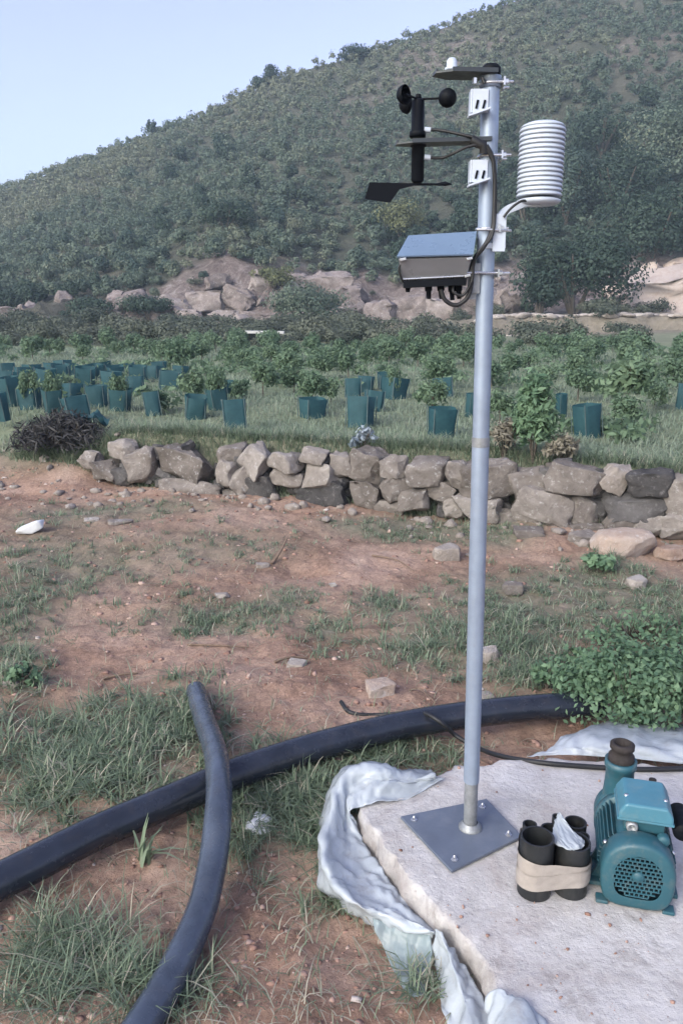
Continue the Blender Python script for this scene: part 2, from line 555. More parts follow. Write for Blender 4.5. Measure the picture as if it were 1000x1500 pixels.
M['grass'] = leaf_mat('yard_grass', (0.105, 0.165, 0.105), (0.30, 0.385, 0.26), 0.35, 0.0, (0.55, 0.51, 0.41))
M['field_grass'] = leaf_mat('field_grass', (0.19, 0.26, 0.18), (0.37, 0.45, 0.33), 0.35, 0.0, (0.40, 0.39, 0.33))
M['weed'] = leaf_mat('weed_leaves', (0.085, 0.175, 0.105), (0.26, 0.40, 0.24), 0.35, 0.1)
M['sapling'] = leaf_mat('sapling_leaves', (0.07, 0.14, 0.085), (0.24, 0.345, 0.21), 0.35, 0.35)
M['shrub'] = leaf_mat('hill_shrub_leaves', (0.036, 0.080, 0.074), (0.175, 0.230, 0.165), 0.3, 0.45, (0.30, 0.31, 0.21))
M['shrub_dark'] = leaf_mat('dark_shrub_leaves', (0.028, 0.058, 0.046), (0.080, 0.125, 0.085), 0.3, 0.15)
M['shrub_lime'] = leaf_mat('yellow_green_leaves', (0.10, 0.125, 0.060), (0.24, 0.26, 0.13), 0.3, 0.15)
M['scrub'] = leaf_mat('dusty_scrub_leaves', (0.060, 0.085, 0.064), (0.18, 0.20, 0.145), 0.3, 0.5)
M['dead'] = leaf_mat('dead_brush', (0.028, 0.029, 0.031), (0.10, 0.098, 0.098), 0.15, 0.1)
M['drybush'] = leaf_mat('dry_brown_weed', (0.16, 0.155, 0.12), (0.36, 0.33, 0.26), 0.25, 0.1)
M['silver'] = leaf_mat('silver_leaves', (0.10, 0.16, 0.20), (0.50, 0.57, 0.63), 0.2, 0.1)

# ------------------------------------------------------------------ terrain
WA, WB = 6.46, -0.42                                    # line of the dry-stone wall: y = WA + WB * x
WC = 1 / math.sqrt(1 + WB * WB)
SKY = [(-300, 345), (-120, 300), (0, 276), (75, 247), (130, 227), (200, 198), (300, 163), (340, 141), (400, 112), (450, 98), (500, 84),
       (560, 66), (620, 46), (720, 12), (1000, -70), (1200, -110), (1400, -120)]
YF, YB, YT, YR = 26.0, 45.0, 51.0, 115.0                # field edge, bank foot, bank top, ridge
_sk = np.array([PY(u, v, YR) for u, v in SKY])
SK_T, SK_Z = _sk[:, 0] / YR, _sk[:, 2]

def gz(x, y):
    x, y = np.asarray(x, float), np.asarray(y, float)
    d = (y - WA - WB * x) * WC
    hard = sst(0.14, 0.30, d)
    soft = sst(-0.7, 1.3, d)
    k = sst(-2.75, -2.05, x)
    st = hard * k + soft * (1 - k)
    near = 0.06 * fbm(x * 1.1, y * 1.1, 3, 1) + 0.034 * fbm(x * 4.5, y * 4.5, 3, 5) + 0.024 * np.abs(fbm(x * 15, y * 15, 3, 8))
    fld = 0.47 + 0.07 * fbm(x * 0.6, y * 0.6, 4, 11) + 0.05 * sst(0, 6, d) * 0
    z = near * (1 - st) + fld * st
    t = x / np.maximum(y, 1.0)
    yb = YB + 3.0 * fbm(t * 9, 0 * t, 3, 15)
    z = z + sst(YF - 3, YB, y) * (0.50 + 0.35 * fbm(x * 0.25, y * 0.25, 4, 21))
    ye = 36 + 2.0 * fbm(t * 12, 0 * t + 7, 3, 17)
    z = z + 0.6 * sst(.10, .19, t) * sst(ye, ye + .5, y)
    bank = sst(yb, yb + 6.5, y)
    bh = 3.6 * (0.75 + 0.9 * fbm(t * 6, 0 * t + 3, 3, 25)) * (0.45 + 0.55 * sst(-0.40, -0.25, t))
    z = z + bank * bh + (bank * (1 - bank)) * 4 * (0.9 * fbm(x * 0.8, y * 0.8, 5, 31) + 0.7 * np.abs(fbm(x * 1.3, y * 0.5, 4, 35)))
    zr = np.interp(t, SK_T, SK_Z)
    q = np.clip((y - YT) / (YR - YT), 0, 1)
    base = 1.4 + bh
    hz = (zr - base) * (0.85 * q + 0.15 * q * q)
    z = z + np.where(y > YT, hz + q * (1 - q) * 4 * 1.6 * fbm(x * 0.06, y * 0.06, 4, 41), 0)
    z = np.where(y > YR, z - ((y - YR) * 0.25 + np.maximum(y - YR, 0) ** 2 * 0.004), z)
    return z

def grid_mesh(name, X, Y, Z, tint):
    ny, nx = X.shape
    v = np.stack([X, Y, Z], -1).reshape(-1, 3)
    i = np.arange(ny * nx).reshape(ny, nx)
    f = np.stack([i[:-1, :-1], i[:-1, 1:], i[1:, 1:], i[1:, :-1]], -1).reshape(-1, 4)
    return raw_mesh(name, v, f, tint, True)

# grass patches in the yard: where the tufts stand (photo position, spread, tufts, blade length in m, upright 0..1)
PATCH = [
    (60, 800, 70, 28, 70, .07, .5), (150, 825, 90, 22, 90, .06, .5), (40, 880, 45, 28, 90, .08, .6), (20, 950, 25, 30, 50, .08, .6),
    (340, 800, 70, 18, 70, .05, .5), (320, 903, 65, 16, 130, .06, .6), (420, 880, 30, 14, 30, .05, .5), (35, 990, 22, 14, 30, .06, .5),
    (150, 1085, 95, 42, 230, .09, .45), (60, 1130, 60, 45, 130, .09, .45), (260, 1060, 45, 32, 80, .08, .5), (190, 1150, 60, 18, 50, .08, .4),
    (430, 1165, 55, 28, 130, .09, .4), (400, 1200, 40, 25, 50, .08, .4), (470, 1195, 25, 35, 60, .10, .4), (520, 1110, 60, 12, 60, .07, .5), (610, 1105, 40, 12, 40, .07, .5),
    (95, 1385, 38, 28, 60, .12, .4), (60, 1450, 40, 30, 28, .12, .35), (190, 1435, 22, 28, 36, .13, .45), (270, 1470, 40, 25, 14, .10, .4), (330, 1250, 40, 30, 25, .08, .4),
    (480, 1320, 22, 14, 14, .10, .4), (620, 945, 55, 22, 120, .07, .5), (560, 885, 28, 12, 50, .06, .6), (480, 918, 20, 10, 20, .05, .5),
    (700, 880, 55, 28, 110, .06, .5), (760, 960, 45, 38, 170, .08, .5), (880, 900, 75, 28, 170, .06, .5), (960, 870, 50, 30, 90, .06, .5),
    (640, 775, 70, 12, 90, .06, .5), (740, 785, 30, 12, 40, .06, .5), (540, 770, 40, 8, 40, .05, .5), (880, 828, 22, 10, 40, .06, .6), (820, 850, 60, 14, 50, .05, .5),
    (230, 745, 70, 8, 40, .05, .5), (100, 755, 60, 10, 40, .05, .5), (60, 690, 60, 8, 60, .06, .5), (620, 1460, 14, 18, 12, .08, .4), (990, 940, 30, 30, 60, .08, .5),
]

def grassy(x, y):
    z = np.zeros_like(x)
    u, v = proj(x, np.maximum(y, 0.6), z)
    m = np.zeros_like(x)
    for (pu, pv, su, sv, n, L, a) in PATCH:
        w = min(1.0, n * 3.5 / (su * sv / 10.0) / 5.0 + 0.25)
        m = m + w * np.exp(-0.5 * (((u - pu) / (su * 1.15)) ** 2 + ((v - pv) / (sv * 1.15)) ** 2))
    return np.clip(m, 0, 1) * (y > 0.6)

# yard
rows = np.concatenate([np.linspace(-4, 0.8, 25)[:-1], 0.8 * (1.0052 ** np.arange(0, 420))])
rows = rows[rows < WA]
rows = np.append(rows, WA)
cols = np.concatenate([np.linspace(-9, -3.4, 40)[:-1], np.linspace(-3.4, 3.4, 420), np.linspace(3.4, 9, 40)[1:]])
X, Yr = np.meshgrid(cols, rows)
Yv = Yr + (WB * X + 0.14) * np.clip(Yr / WA, 0, 1)
Z = gz(X, Yv)
ground = link('ground', grid_mesh('ground', X, Yv, Z, grassy(X, Yv)), M['soil'], kind='structure')

# field behind the wall up to the bank
tt = np.linspace(-0.85, 0.85, 330)
q = np.linspace(0, 1, 230)
T, Q = np.meshgrid(tt, q)
y0 = (WA + 0.10) / (1 - WB * T)
Yv = y0 * (YB / y0) ** Q
X = T * Yv
d = (Yv - WA - WB * X) * WC
soilm = np.clip(0.7 - 0.7 * sst(0.12, 0.5, d) + 0.3 * sst(YF, YF + 4, Yv) + .7 * sst(.08, .17, T) * sst(33.5, 35, Yv), 0, 1) * 0.8
link('field', grid_mesh('field', X, Yv, gz(X, Yv), soilm), M['field'], kind='structure')

# hill
yy = np.concatenate([np.linspace(YB - 0.4, 56, 120)[:-1], np.linspace(56, 125, 130)[:-1], np.linspace(125, 210, 30)])
T, Yv = np.meshgrid(np.linspace(-0.95, 0.95, 360), yy)
X = T * Yv
tb = T * 1.0
bare = sst(YB - 1, YB + 1.5, Yv) * (1 - sst(YB + 6.5, YB + 11, Yv + 5 * fbm(T * 14, Yv * 0.2, 3, 61)))
bare = bare * (0.15 + 0.85 * sst(-0.36, -0.25, T))
up = 0.55 * sst(0.02, 0.2, fbm(X * 0.10, Yv * 0.10, 4, 71)) * sst(75, 100, Yv) * sst(-0.1, 0.15, T)
link('hillside', grid_mesh('hillside', X, Yv, gz(X, Yv), np.clip(bare + up, 0, 1)), M['hill'], kind='structure')

def on(u, v, z0=0.0, it=6):
    """ground point under a photo pixel"""
    z = z0
    for _ in range(it):
        p = P(u, v, z)
        z = float(gz(p[0], p[1]))
    p = P(u, v, z)
    return p

# ------------------------------------------------------------------ foliage generators
def leaves(n, rad, size, lobes=7, seed=0, aspect=1.7, outward=0.75, fill=0.45, lo=-0.2):
    """n leaf quads on the lobes of an uneven crown; returns verts, faces, tint"""
    g = np.random.default_rng(seed)
    rad = np.array(rad, float)
    c = g.normal(size=(lobes, 3)); c /= np.linalg.norm(c, axis=1)[:, None]
    c[:, 2] = np.where(c[:, 2] < lo, -c[:, 2] * 0.6, c[:, 2])
    c *= g.uniform(0.35, 0.72, (lobes, 1))
    lr = g.uniform(0.30, 0.52, lobes)
    tone = g.uniform(0, 1, lobes)
    li = g.integers(0, lobes, n)
    d = g.normal(size=(n, 3)); d /= np.linalg.norm(d, axis=1)[:, None]
    rr = lr[li] * (1 - fill * g.random(n) ** 2)
    p = c[li] + d * rr[:, None] * g.uniform(0.85, 1.15, (n, 1))
    nrm = d * outward + g.normal(size=(n, 3)) * (1 - outward) * 0.9 + np.array([0, 0, 0.25])
    nrm /= np.linalg.norm(nrm, axis=1)[:, None]
    tang = np.cross(nrm, g.normal(size=(n, 3))); tang /= np.linalg.norm(tang, axis=1)[:, None]
    bit = np.cross(nrm, tang)
    s = size * g.uniform(0.6, 1.35, (n, 1))
    p = p * rad
    a = tang * s * aspect * 0.5
    b = bit * s * 0.5
    v = np.stack([p - a, p - b + nrm * s * 0.08, p + a, p + b + nrm * s * 0.08], 1).reshape(-1, 3)
    f = np.arange(4 * n).reshape(n, 4)
    tint = np.repeat(np.clip(0.6 * tone[li] + 0.4 * g.random(n), 0, 1), 4)
    return v, f, tint

def blades(pos, length, az, lean, width, tint, curve=1.0):
    """vectorised grass blades: arrays of n"""
    n = len(pos)
    d = np.stack([np.cos(az), np.sin(az), np.zeros(n)], 1)
    w = np.stack([-np.sin(az), np.cos(az), np.zeros(n)], 1)
    V = []
    for s, ws in ((0, 1.0), (0.35, 0.9), (0.7, 0.6), (1.0, 0.08)):
        h = s * length * (1 - 0.55 * lean * s * curve)
        o = lean * length * s * s * 0.85 + lean * s * length * 0.35
        c = pos + d * o[:, None]
        c[:, 2] += h
        V += [c - w * (width * ws * 0.5)[:, None], c + w * (width * ws * 0.5)[:, None]]
    v = np.stack(V, 1).reshape(-1, 3)
    b = np.arange(n)[:, None] * 8
    f = np.concatenate([b + np.array([[k, k + 1, k + 3, k + 2]]) for k in (0, 2, 4)], 0)
    return v, f, np.repeat(tint, 8)

def join(parts):
    vs, fs, ts, b = [], [], [], 0
    for v, f, t in parts:
        vs.append(v); fs.append(f + b); ts.append(t); b += len(v)
    return np.concatenate(vs), np.concatenate(fs), np.concatenate(ts)

# ------------------------------------------------------------------ stones
def stone_verts(sx, sy, sz, seed, cuts=9, sub=3, rough=0.05, squ=0.6, hr=(0.55, 0.82)):
    g = np.random.default_rng(seed)
    bm = bmesh.new()
    bmesh.ops.create_icosphere(bm, subdivisions=sub, radius=1.0)
    v = np.array([x.co[:] for x in bm.verts])
    f = [[x.index for x in fc.verts] for fc in bm.faces]
    bm.free()
    e = np.sign(v) * np.abs(v) ** squ
    v = e / np.max(np.abs(e), axis=1)[:, None] * (0.55 * np.linalg.norm(v, axis=1) + 0.25)[:, None] * 0.45 + v * 0.62
    for _ in range(cuts):
        n = g.normal(size=3); n /= np.linalg.norm(n)
        h = g.uniform(*hr)
        k = v @ n - h
        v = v - np.where(k > 0, k, 0)[:, None] * n * 0.92
    v += g.normal(size=v.shape) * rough * 0.25
    low = np.stack([vn(v[:, 1] * 2.3 + seed, v[:, 2] * 2.3, 1), vn(v[:, 0] * 2.3, v[:, 2] * 2.3 + seed, 2), vn(v[:, 0] * 2.3 + seed, v[:, 1] * 2.3, 3)], 1)
    v += low * rough * 3.0
    v /= np.max(np.abs(v), axis=0)
    return v * np.array([sx, sy, sz]) * 0.5, np.array(f)

def block_verts(sx, sy, sz, seed, rough=0.07, extra=10, bev=0.14, lo=0.36, **kw):
    """angular broken block: hull of jittered corners, worn edges, rough faces"""
    g = np.random.default_rng(seed)
    bm = bmesh.new()
    for cx_ in (-1, 1):
        for cy_ in (-1, 1):
            for cz_ in (-1, 1):
                q = np.array([cx_, cy_, cz_]) * (g.uniform(lo, 1.0, 3) if g.random() < .55 else g.uniform(lo + .3, 1.0, 3))
                bm.verts.new(q)
    for _ in range(extra):
        q = g.uniform(-1, 1, 3); a = g.integers(0, 3); q[a] = math.copysign(g.uniform(.85, 1.05), q[a])
        bm.verts.new(q)
    h = bmesh.ops.convex_hull(bm, input=bm.verts[:])
    bmesh.ops.delete(bm, geom=[x for x in set(h['geom_interior']) | set(h['geom_unused']) if isinstance(x, bmesh.types.BMVert)], context='VERTS')
    bmesh.ops.dissolve_limit(bm, angle_limit=R(12), verts=bm.verts[:], edges=bm.edges[:])
    bmesh.ops.bevel(bm, geom=bm.edges[:], offset=bev, segments=2, affect='EDGES', profile=0.6, clamp_overlap=True)
    bmesh.ops.triangulate(bm, faces=bm.faces[:])
    for _ in range(2):
        lon = [e for e in bm.edges if e.calc_length() > .28]
        if lon:
            bmesh.ops.subdivide_edges(bm, edges=lon, cuts=1)
            bmesh.ops.triangulate(bm, faces=bm.faces[:])
    bm.verts.index_update()
    v = np.array([x.co[:] for x in bm.verts]); f = np.array([[x.index for x in fc.verts] for fc in bm.faces]); bm.free()
    for fr, am in ((2.2, 2.2), (5.5, 1.1)):
        v = v + np.stack([vn(v[:, 1] * fr + seed, v[:, 2] * fr, 1), vn(v[:, 0] * fr, v[:, 2] * fr + seed, 2), vn(v[:, 0] * fr + seed, v[:, 1] * fr, 3)], 1) * rough * am
    v /= np.max(np.abs(v), axis=0)
    return v * np.array([sx, sy, sz]) * 0.5, f

def add_stone(name, p, size, seed, mt, label=None, cat=None, parent=None, rot=(0, 0, 0), group=None, **kw):
    v, f = (stone_verts if name in ('boulder', 'rubble_stone', 'edging_stone') else block_verts)(*size, seed, **kw)
    me = raw_mesh(name, v, f, None, False)
    if name == 'boulder':
        me.polygons.foreach_set('use_smooth', np.ones(len(me.polygons), bool))
    o = link(name, me, mt, parent)
    o.location = Vector(map(float, p)) - (parent.location if parent else Vector((0, 0, 0)))
    o.rotation_euler = rot
    if label:
        tag(o, label, cat, group)
    return o

# dry-stone wall: each visible stone placed where the photograph shows it
WALLS = [
    (264, 683, 84, 44, 0), (203, 682, 46, 50, 1), (173, 660, 40, 26, 0), (268, 718, 112, 34, 0), (332, 666, 46, 22, -12), (331, 694, 34, 40, 1), (150, 690, 44, 28, 0),
    (176, 700, 36, 26, 0), (133, 674, 36, 24, 0), (370, 676, 44, 42, 20), (353, 706, 38, 36, -35), (376, 719, 50, 44, 0), (338, 729, 32, 20, 0), (413, 678, 44, 28, 0), (418, 701, 54, 28, -10),
    (455, 669, 46, 20, 0), (466, 698, 46, 36, 0), (458, 726, 96, 44, -5), (493, 683, 32, 34, 0), (535, 687, 56, 46, 6), (578, 684, 36, 30, 0), (533, 726, 44, 36, 0),
    (576, 716, 44, 38, -25), (623, 693, 60, 36, 4), (604, 733, 40, 30, 0), (641, 722, 44, 30, 10), (565, 746, 44, 18, 0), (670, 695, 40, 36, 0), (708, 704, 84, 48, 0), (770, 713, 56, 50, -8), (702, 742, 72, 36, 0),
    (665, 746, 34, 30, 0), (839, 707, 84, 42, 3), (790, 746, 86, 56, 0), (857, 749, 52, 44, 0), (900, 702, 38, 40, 25), (952, 711, 66, 40, 0), (925, 743, 84, 38, 3),
    (909, 768, 54, 38, -10), (997, 728, 48, 58, 0), (998, 776, 50, 42, 0), (950, 770, 44, 40, 0), (855, 778, 60, 22, 0), (745, 762, 50, 26, 0), (820, 772, 40, 20, 0),
    (1050, 730, 70, 50, 0), (1060, 785, 80, 50, 0), (1120, 735, 80, 52, 0), (1130, 795, 80, 52, 0),
]
w0 = P(560, 748)
wall = thing('dry_stone_wall', 'low dry-stone wall of grey brown fieldstones across the yard', 'wall', (0, WA, 0))
for k, (u, v, w, h, a) in enumerate(WALLS):
    dd = ray(u, v)
    # meet the wall's front plane
    t = WA / (dd[1] - WB * dd[0])
    p = np.array([0, 0, CAM_H]) + dd * t
    s = 1.0 / pxm(p)
    dep = float(np.clip(0.9 * min(w, h * 1.6) * s, 0.18, 0.34))
    p = p + np.array([-WB * WC, WC, 0]) * (dep * 0.32 + rng.uniform(-.035, .045))
    mt = M['stone_pale'] if (u, v) in ((900, 702),) else (M['stone_dark'] if (u, v) in ((952, 711), (925, 743), (458, 726), (376, 719), (176, 700)) else M['stone'])
    o = add_stone('stone', p, (w * s * 1.16, dep, h * s * 1.22), 100 + k, mt, parent=wall, rot=(rng.uniform(-.15, .15), R(a) + rng.uniform(-.16, .16), math.atan(WB) + rng.uniform(-.3, .3)), rough=0.10, lo=.25, extra=12)
# small filler stones behind the joints, coloured dark for the shade in the gaps
for k in range(120):
    u, v = rng.uniform(170, 1010), rng.uniform(668, 742)
    v += (u - 500) * 0.055 if u > 500 else (u - 500) * 0.06
    dd = ray(u, v); t = (WA + 0.13) / (dd[1] - WB * dd[0]); p = np.array([0, 0, CAM_H]) + dd * t
    s = rng.uniform(0.08, 0.15)
    add_stone('wedge_stone', p, (s * 1.3, s, s), 300 + k, M['stone_dark'], parent=wall, rot=(0, rng.uniform(-.5, .5), rng.uniform(0, 3)), sub=2, cuts=6)

# loose rocks and boulders in the yard
ROCKS = [
    ('boulder', (923, 816), (0.46, 0.34, 0.235), 'stone_pink', 'large pale boulder with pink blush at the foot of the stone wall', 'boulder', .08),
    ('rock', (654, 822), (0.20, 0.16, 0.115), 'stone_pale', 'pale angular rock just left of the pole in front of the wall', 'rock', .03),
    ('rock', (933, 863), (0.15, 0.12, 0.08), 'stone_pale', 'small whitish rock on bare soil below the large boulder', 'rock', .02),
    ('rock', (718, 974), (0.10, 0.09, 0.08), 'stone_pale', 'small cream rock in the grass right beside the pole', 'rock', .02),
    ('rock', (385, 832), (0.10, 0.07, 0.05), 'stone_pale', 'pale stone beside a short broken stick in mid yard', 'rock', .02),
    ('rock', (435, 978), (0.10, 0.07, 0.035), 'stone_pale', 'flat pale stone on the soil above the big black pipe', 'rock', .01),
    ('rock', (556, 1020), (0.14, 0.11, 0.06), 'stone_pink', 'pinkish stone on the soil beside the loose cable end', 'rock', .01),
    ('rock', (12, 1008), (0.09, 0.06, 0.035), 'stone_pale', 'flat grey stone by the small round tuft at the left edge', 'rock', .01),
    ('rock', (175, 768), (0.20, 0.10, 0.05), 'stone', 'flat brown stone lying before the left end of the wall', 'rock', .02),
    ('rock', (133, 766), (0.12, 0.08, 0.04), 'stone_pale', 'flat pale stone lying before the left end of the wall', 'rock', .01),
    ('rock', (325, 876), (0.09, 0.07, 0.04), 'stone_pale', 'small pale stone behind the green tuft in mid yard', 'rock', .01),
    ('rock', (752, 872), (0.13, 0.09, 0.07), 'stone', 'grey angular stone in the grass right of the pole', 'rock', .01),
    ('rock', (705, 1035), (0.13, 0.09, 0.05), 'stone_pale', 'whitish stone between the big pipe and the pole', 'rock', .01),
    ('rock', (487, 860), (0.05, 0.04, 0.03), 'stone_pale', 'tiny white stone alone on the bare soil', 'rock', .01),
    ('rock', (860, 800), (0.22, 0.16, 0.10), 'stone', 'brown rubble stone between the wall and the boulder', 'rock', .02),
    ('rock', (775, 785), (0.24, 0.15, 0.08), 'stone', 'low flat stone at the foot of the wall right of the pole', 'rock', .02),
    ('rock', (985, 822), (0.20, 0.15, 0.10), 'stone_pink', 'reddish stone at the right edge beside the boulder', 'rock', .02),
    ('rock', (210, 1258), (0.0, 0.0, 0.0), None, None, None, 0),
]
for k, (nm, (u, v), sz, mk, lab, cat, sink) in enumerate(ROCKS):
    if mk is None:
        continue
    p = on(u, v)
    p[1] += sz[1] * 0.4
    p[2] = float(gz(p[0], p[1])) + sz[2] * 0.5 - sink
    add_stone(nm, p, sz, 500 + k, M[mk], lab, cat, rot=(0, 0, rng.uniform(-0.4, 0.4)), sub=4 if nm == 'boulder' else 3, cuts=2 if nm == 'boulder' else 9, rough=0.035 if nm == 'boulder' else 0.06, squ=1.0 if nm == 'boulder' else 0.6)
# white tilted stone at left
p = on(42, 784)
add_stone('rock', p + np.array([0, .04, .05]), (0.22, 0.13, 0.075), 560, M['scrap'], 'white tilted slab of stone in the grass at the left', 'rock', rot=(0.2, R(-24), 0.1), rough=0.02)

# rubble at the left end of the wall
for k in range(16):
    u, v = rng.uniform(95, 205), rng.uniform(684, 704)
    p = on(u, v)
    s = rng.uniform(0.07, 0.16)
    add_stone('rubble_stone', p + np.array([0, 0, s * .25]), (s * 1.4, s, s * .8), 600 + k, M['stone_pale'] if k % 3 else M['stone'],
              'loose pale stone in the rubble spilling from the left end of the wall', 'stone', group='rubble at the left end of the wall', rot=(0, rng.uniform(-.4, .4), rng.uniform(0, 3)))

# ------------------------------------------------------------------ concrete slab
SZ = 0.13
edge_px = [(528, 1184), (560, 1166), (610, 1146), (660, 1126), (720, 1112), (800, 1106), (900, 1112), (1000, 1120), (1150, 1130), (1300, 1145)]
left_px = [(760, 1500), (738, 1462), (712, 1424), (690, 1392), (655, 1350), (622, 1312), (590, 1268), (560, 1230), (540, 1206)]
poly = [P(u, v, SZ)[:2] for u, v in edge_px]
last = poly[-1]
poly += [np.array([last[0] + 0.1, 0.55]), np.array([P(760, 1500, SZ)[0] + 0.15, 0.55])]
poly += [P(u, v, SZ)[:2] for u, v in left_px]
poly = np.array(poly)
pts = []
for a, b in zip(poly, np.roll(poly, -1, 0)):
    n = max(2, int(np.linalg.norm(b - a) / 0.012))
    pts += [a + (b - a) * k / n for k in range(n)]
pts = np.array(pts)
cen = pts.mean(0)
pts = pts + np.stack([fbm(pts[:, 0] * 9, pts[:, 1] * 9, 3, 81), fbm(pts[:, 0] * 9, pts[:, 1] * 9, 3, 85)], 1) * 0.035
inn = cen - pts
inn /= np.linalg.norm(inn, axis=1)[:, None]
prof = [(-0.012, -0.06), (-0.006, 0.005), (0.0, 0.04), (-0.004, 0.07), (0.002, SZ - 0.030), (0.005, SZ - 0.010), (0.013, SZ - 0.002), (0.03, SZ)]
V, F = [], []
n = len(pts)
for j, (o, z) in enumerate(prof):
    jit = 0.030 * fbm(pts[:, 0] * 22, pts[:, 1] * 22 + j * 0.9, 4, 91) * (1.0 if 0 < j < 6 else 0.5)
    ring = pts + inn * (o + jit)[:, None]
    V += [(x, y, z + float(0.004 * k)) for (x, y), k in zip(ring, fbm(ring[:, 0] * 12, ring[:, 1] * 12, 3, 95))]
for j in range(len(prof) - 1):
    for k in range(n):
        F.append((j * n + k, j * n + (k + 1) % n, (j + 1) * n + (k + 1) % n, (j + 1) * n + k))
bm = bmesh.new()
vs = [bm.verts.new(p) for p in V]
for f in F:
    bm.faces.new([vs[i] for i in f])
bm.faces.new([vs[(len(prof) - 1) * n + k] for k in range(n)])
bmesh.ops.recalc_face_normals(bm, faces=bm.faces[:])
top = [f for f in bm.faces if len(f.verts) > 4]
bmesh.ops.triangulate(bm, faces=top)
org = P(688, 1215, SZ)
for v in bm.verts:
    v.co -= Vector((org[0], org[1], 0))
me = bpy.data.meshes.new('concrete_slab')
bm.to_mesh(me); bm.free()
for p_ in me.polygons:
    p_.use_smooth = abs(p_.normal.z) < 0.98
slab = link('concrete_slab', me, M['concrete'])
slab.location = (org[0], org[1], 0)
tag(slab, 'rough pale concrete slab carrying the pole, pipe pieces and pump', 'slab')

# ------------------------------------------------------------------ plastic sheets round the slab
def sheet(name, rails, mt, nu=90, nv=26, wr=0.010, freq=14, seed=0, label=None, parent=None, thick=0.0015):
    """rails: list of polylines of (u, v, z) photo points; lofted smoothly, wrinkled"""
    A = np.array([spline([P(u, v, z) for u, v, z in r], nu) for r in rails])      # rails x nu x 3
    B = np.array([spline(A[:, k], nv) for k in range(nu)])                          # nu x nv x 3
    du = np.gradient(B, axis=0); dv = np.gradient(B, axis=1)
    nr = np.cross(du, dv); nr /= np.linalg.norm(nr, axis=2)[..., None] + 1e-9
    uu, vv = np.meshgrid(np.linspace(0, 1, nu), np.linspace(0, 1, nv), indexing='ij')
    L = np.linalg.norm(np.diff(A[0], axis=0), axis=1).sum()
    k1 = 0.22 - np.abs(fbm(uu * L * freq + 1.5 * vv, vv * 3.2 + uu * 5, 4, seed)) * 1.5 - 0.5 * np.abs(fbm(uu * L * freq * 1.6 - 3 * vv, vv * 6.0, 3, seed + 9))
    k2 = fbm(uu * L * freq * 0.4 + vv * 2.0, vv * 3.0, 3, seed + 5)
    B = B + nr * (wr * (1.6 * k1 + 1.7 * k2))[..., None]
    fl = gz(B[..., 0], B[..., 1]) + 0.006
    B[..., 2] = np.maximum(B[..., 2], fl)
    i = np.arange(nu * nv).reshape(nu, nv)
    f = np.stack([i[:-1, :-1], i[:-1, 1:], i[1:, 1:], i[1:, :-1]], -1).reshape(-1, 4)
    v = B.reshape(-1, 3)
    if parent is not None:
        v = v - np.array(parent.location)
    me = raw_mesh(name, v, f, None, True)
    o = link(name, me, mt, parent)
    so = o.modifiers.new('thickness', 'SOLIDIFY'); so.thickness = thick
    return o

pl = thing('plastic_sheet', 'crumpled milky plastic sheet bunched up along the left edge of the slab', 'plastic sheet', P(500, 1250, 0))
sheet('sheet_collar', [
    [(650, 1140, .14), (600, 1166, .14), (548, 1176, .145), (520, 1186, .13), (524, 1210, .09), (538, 1243, .07), (556, 1268, .07), (578, 1298, .07), (604, 1330, .06), (640, 1368, .06)],
    [(640, 1138, .15), (592, 1150, .15), (548, 1146, .165), (512, 1160, .15), (503, 1205, .10), (505, 1250, .08), (522, 1285, .075), (556, 1312, .08), (590, 1338, .09), (636, 1366, .09)],
    [(636, 1136, .15), (588, 1138, .16), (550, 1126, .18), (502, 1136, .17), (480, 1200, .135), (474, 1262, .125), (494, 1298, .115), (530, 1330, .10), (575, 1350, .07), (634, 1368, .07)],
    [(630, 1130, .06), (585, 1130, .06), (545, 1124, .05), (494, 1142, .05), (478, 1215, .01), (470, 1285, .01), (500, 1320, .01), (540, 1350, .01), (580, 1362, .01), (632, 1376, .02)],
], M['film'], 150, 34, .013, 13, 3, parent=pl)
sheet('sheet_flap', [
    [(545, 1345, .06), (590, 1358, .06), (630, 1366, .07)],
    [(560, 1385, .02), (598, 1395, .03), (632, 1398, .05)],
    [(585, 1440, .012), (605, 1430, .02), (630, 1425, .03)],
    [(604, 1470, .01), (612, 1468, .012), (622, 1462, .015)],
], M['film_thin'], 50, 30, .010, 10, 9, parent=pl)
sheet('sheet_tongue', [
    [(632, 1362, .10), (634, 1400, .04), (640, 1450, .02), (650, 1520, .02), (660, 1600, .02)],
    [(646, 1366, .12), (655, 1400, .10), (672, 1450, .09), (690, 1520, .08), (700, 1600, .06)],
    [(660, 1384, .09), (682, 1412, .08), (708, 1462, .07), (730, 1520, .06), (750, 1600, .05)],
], M['film'], 60, 24, .010, 12, 15, parent=pl)
sheet('sheet_fold', [
    [(706, 1470, .10), (712, 1500, .10), (716, 1540, .10), (720, 1600, .1)],
    [(722, 1446, .145), (742, 1476, .15), (752, 1530, .155), (756, 1600, .15)],
    [(745, 1452, .15), (775, 1474, .15), (792, 1520, .15), (800, 1600, .145)],
    [(752, 1462, .136), (790, 1482, .136), (806, 1522, .136), (815, 1600, .136)],
], M['film'], 50, 24, .006, 12, 19, parent=pl)
pr = thing('plastic_sheet', 'pale plastic sheet spread behind the slab under the leafy weed', 'plastic sheet', P(900, 1095, 0))
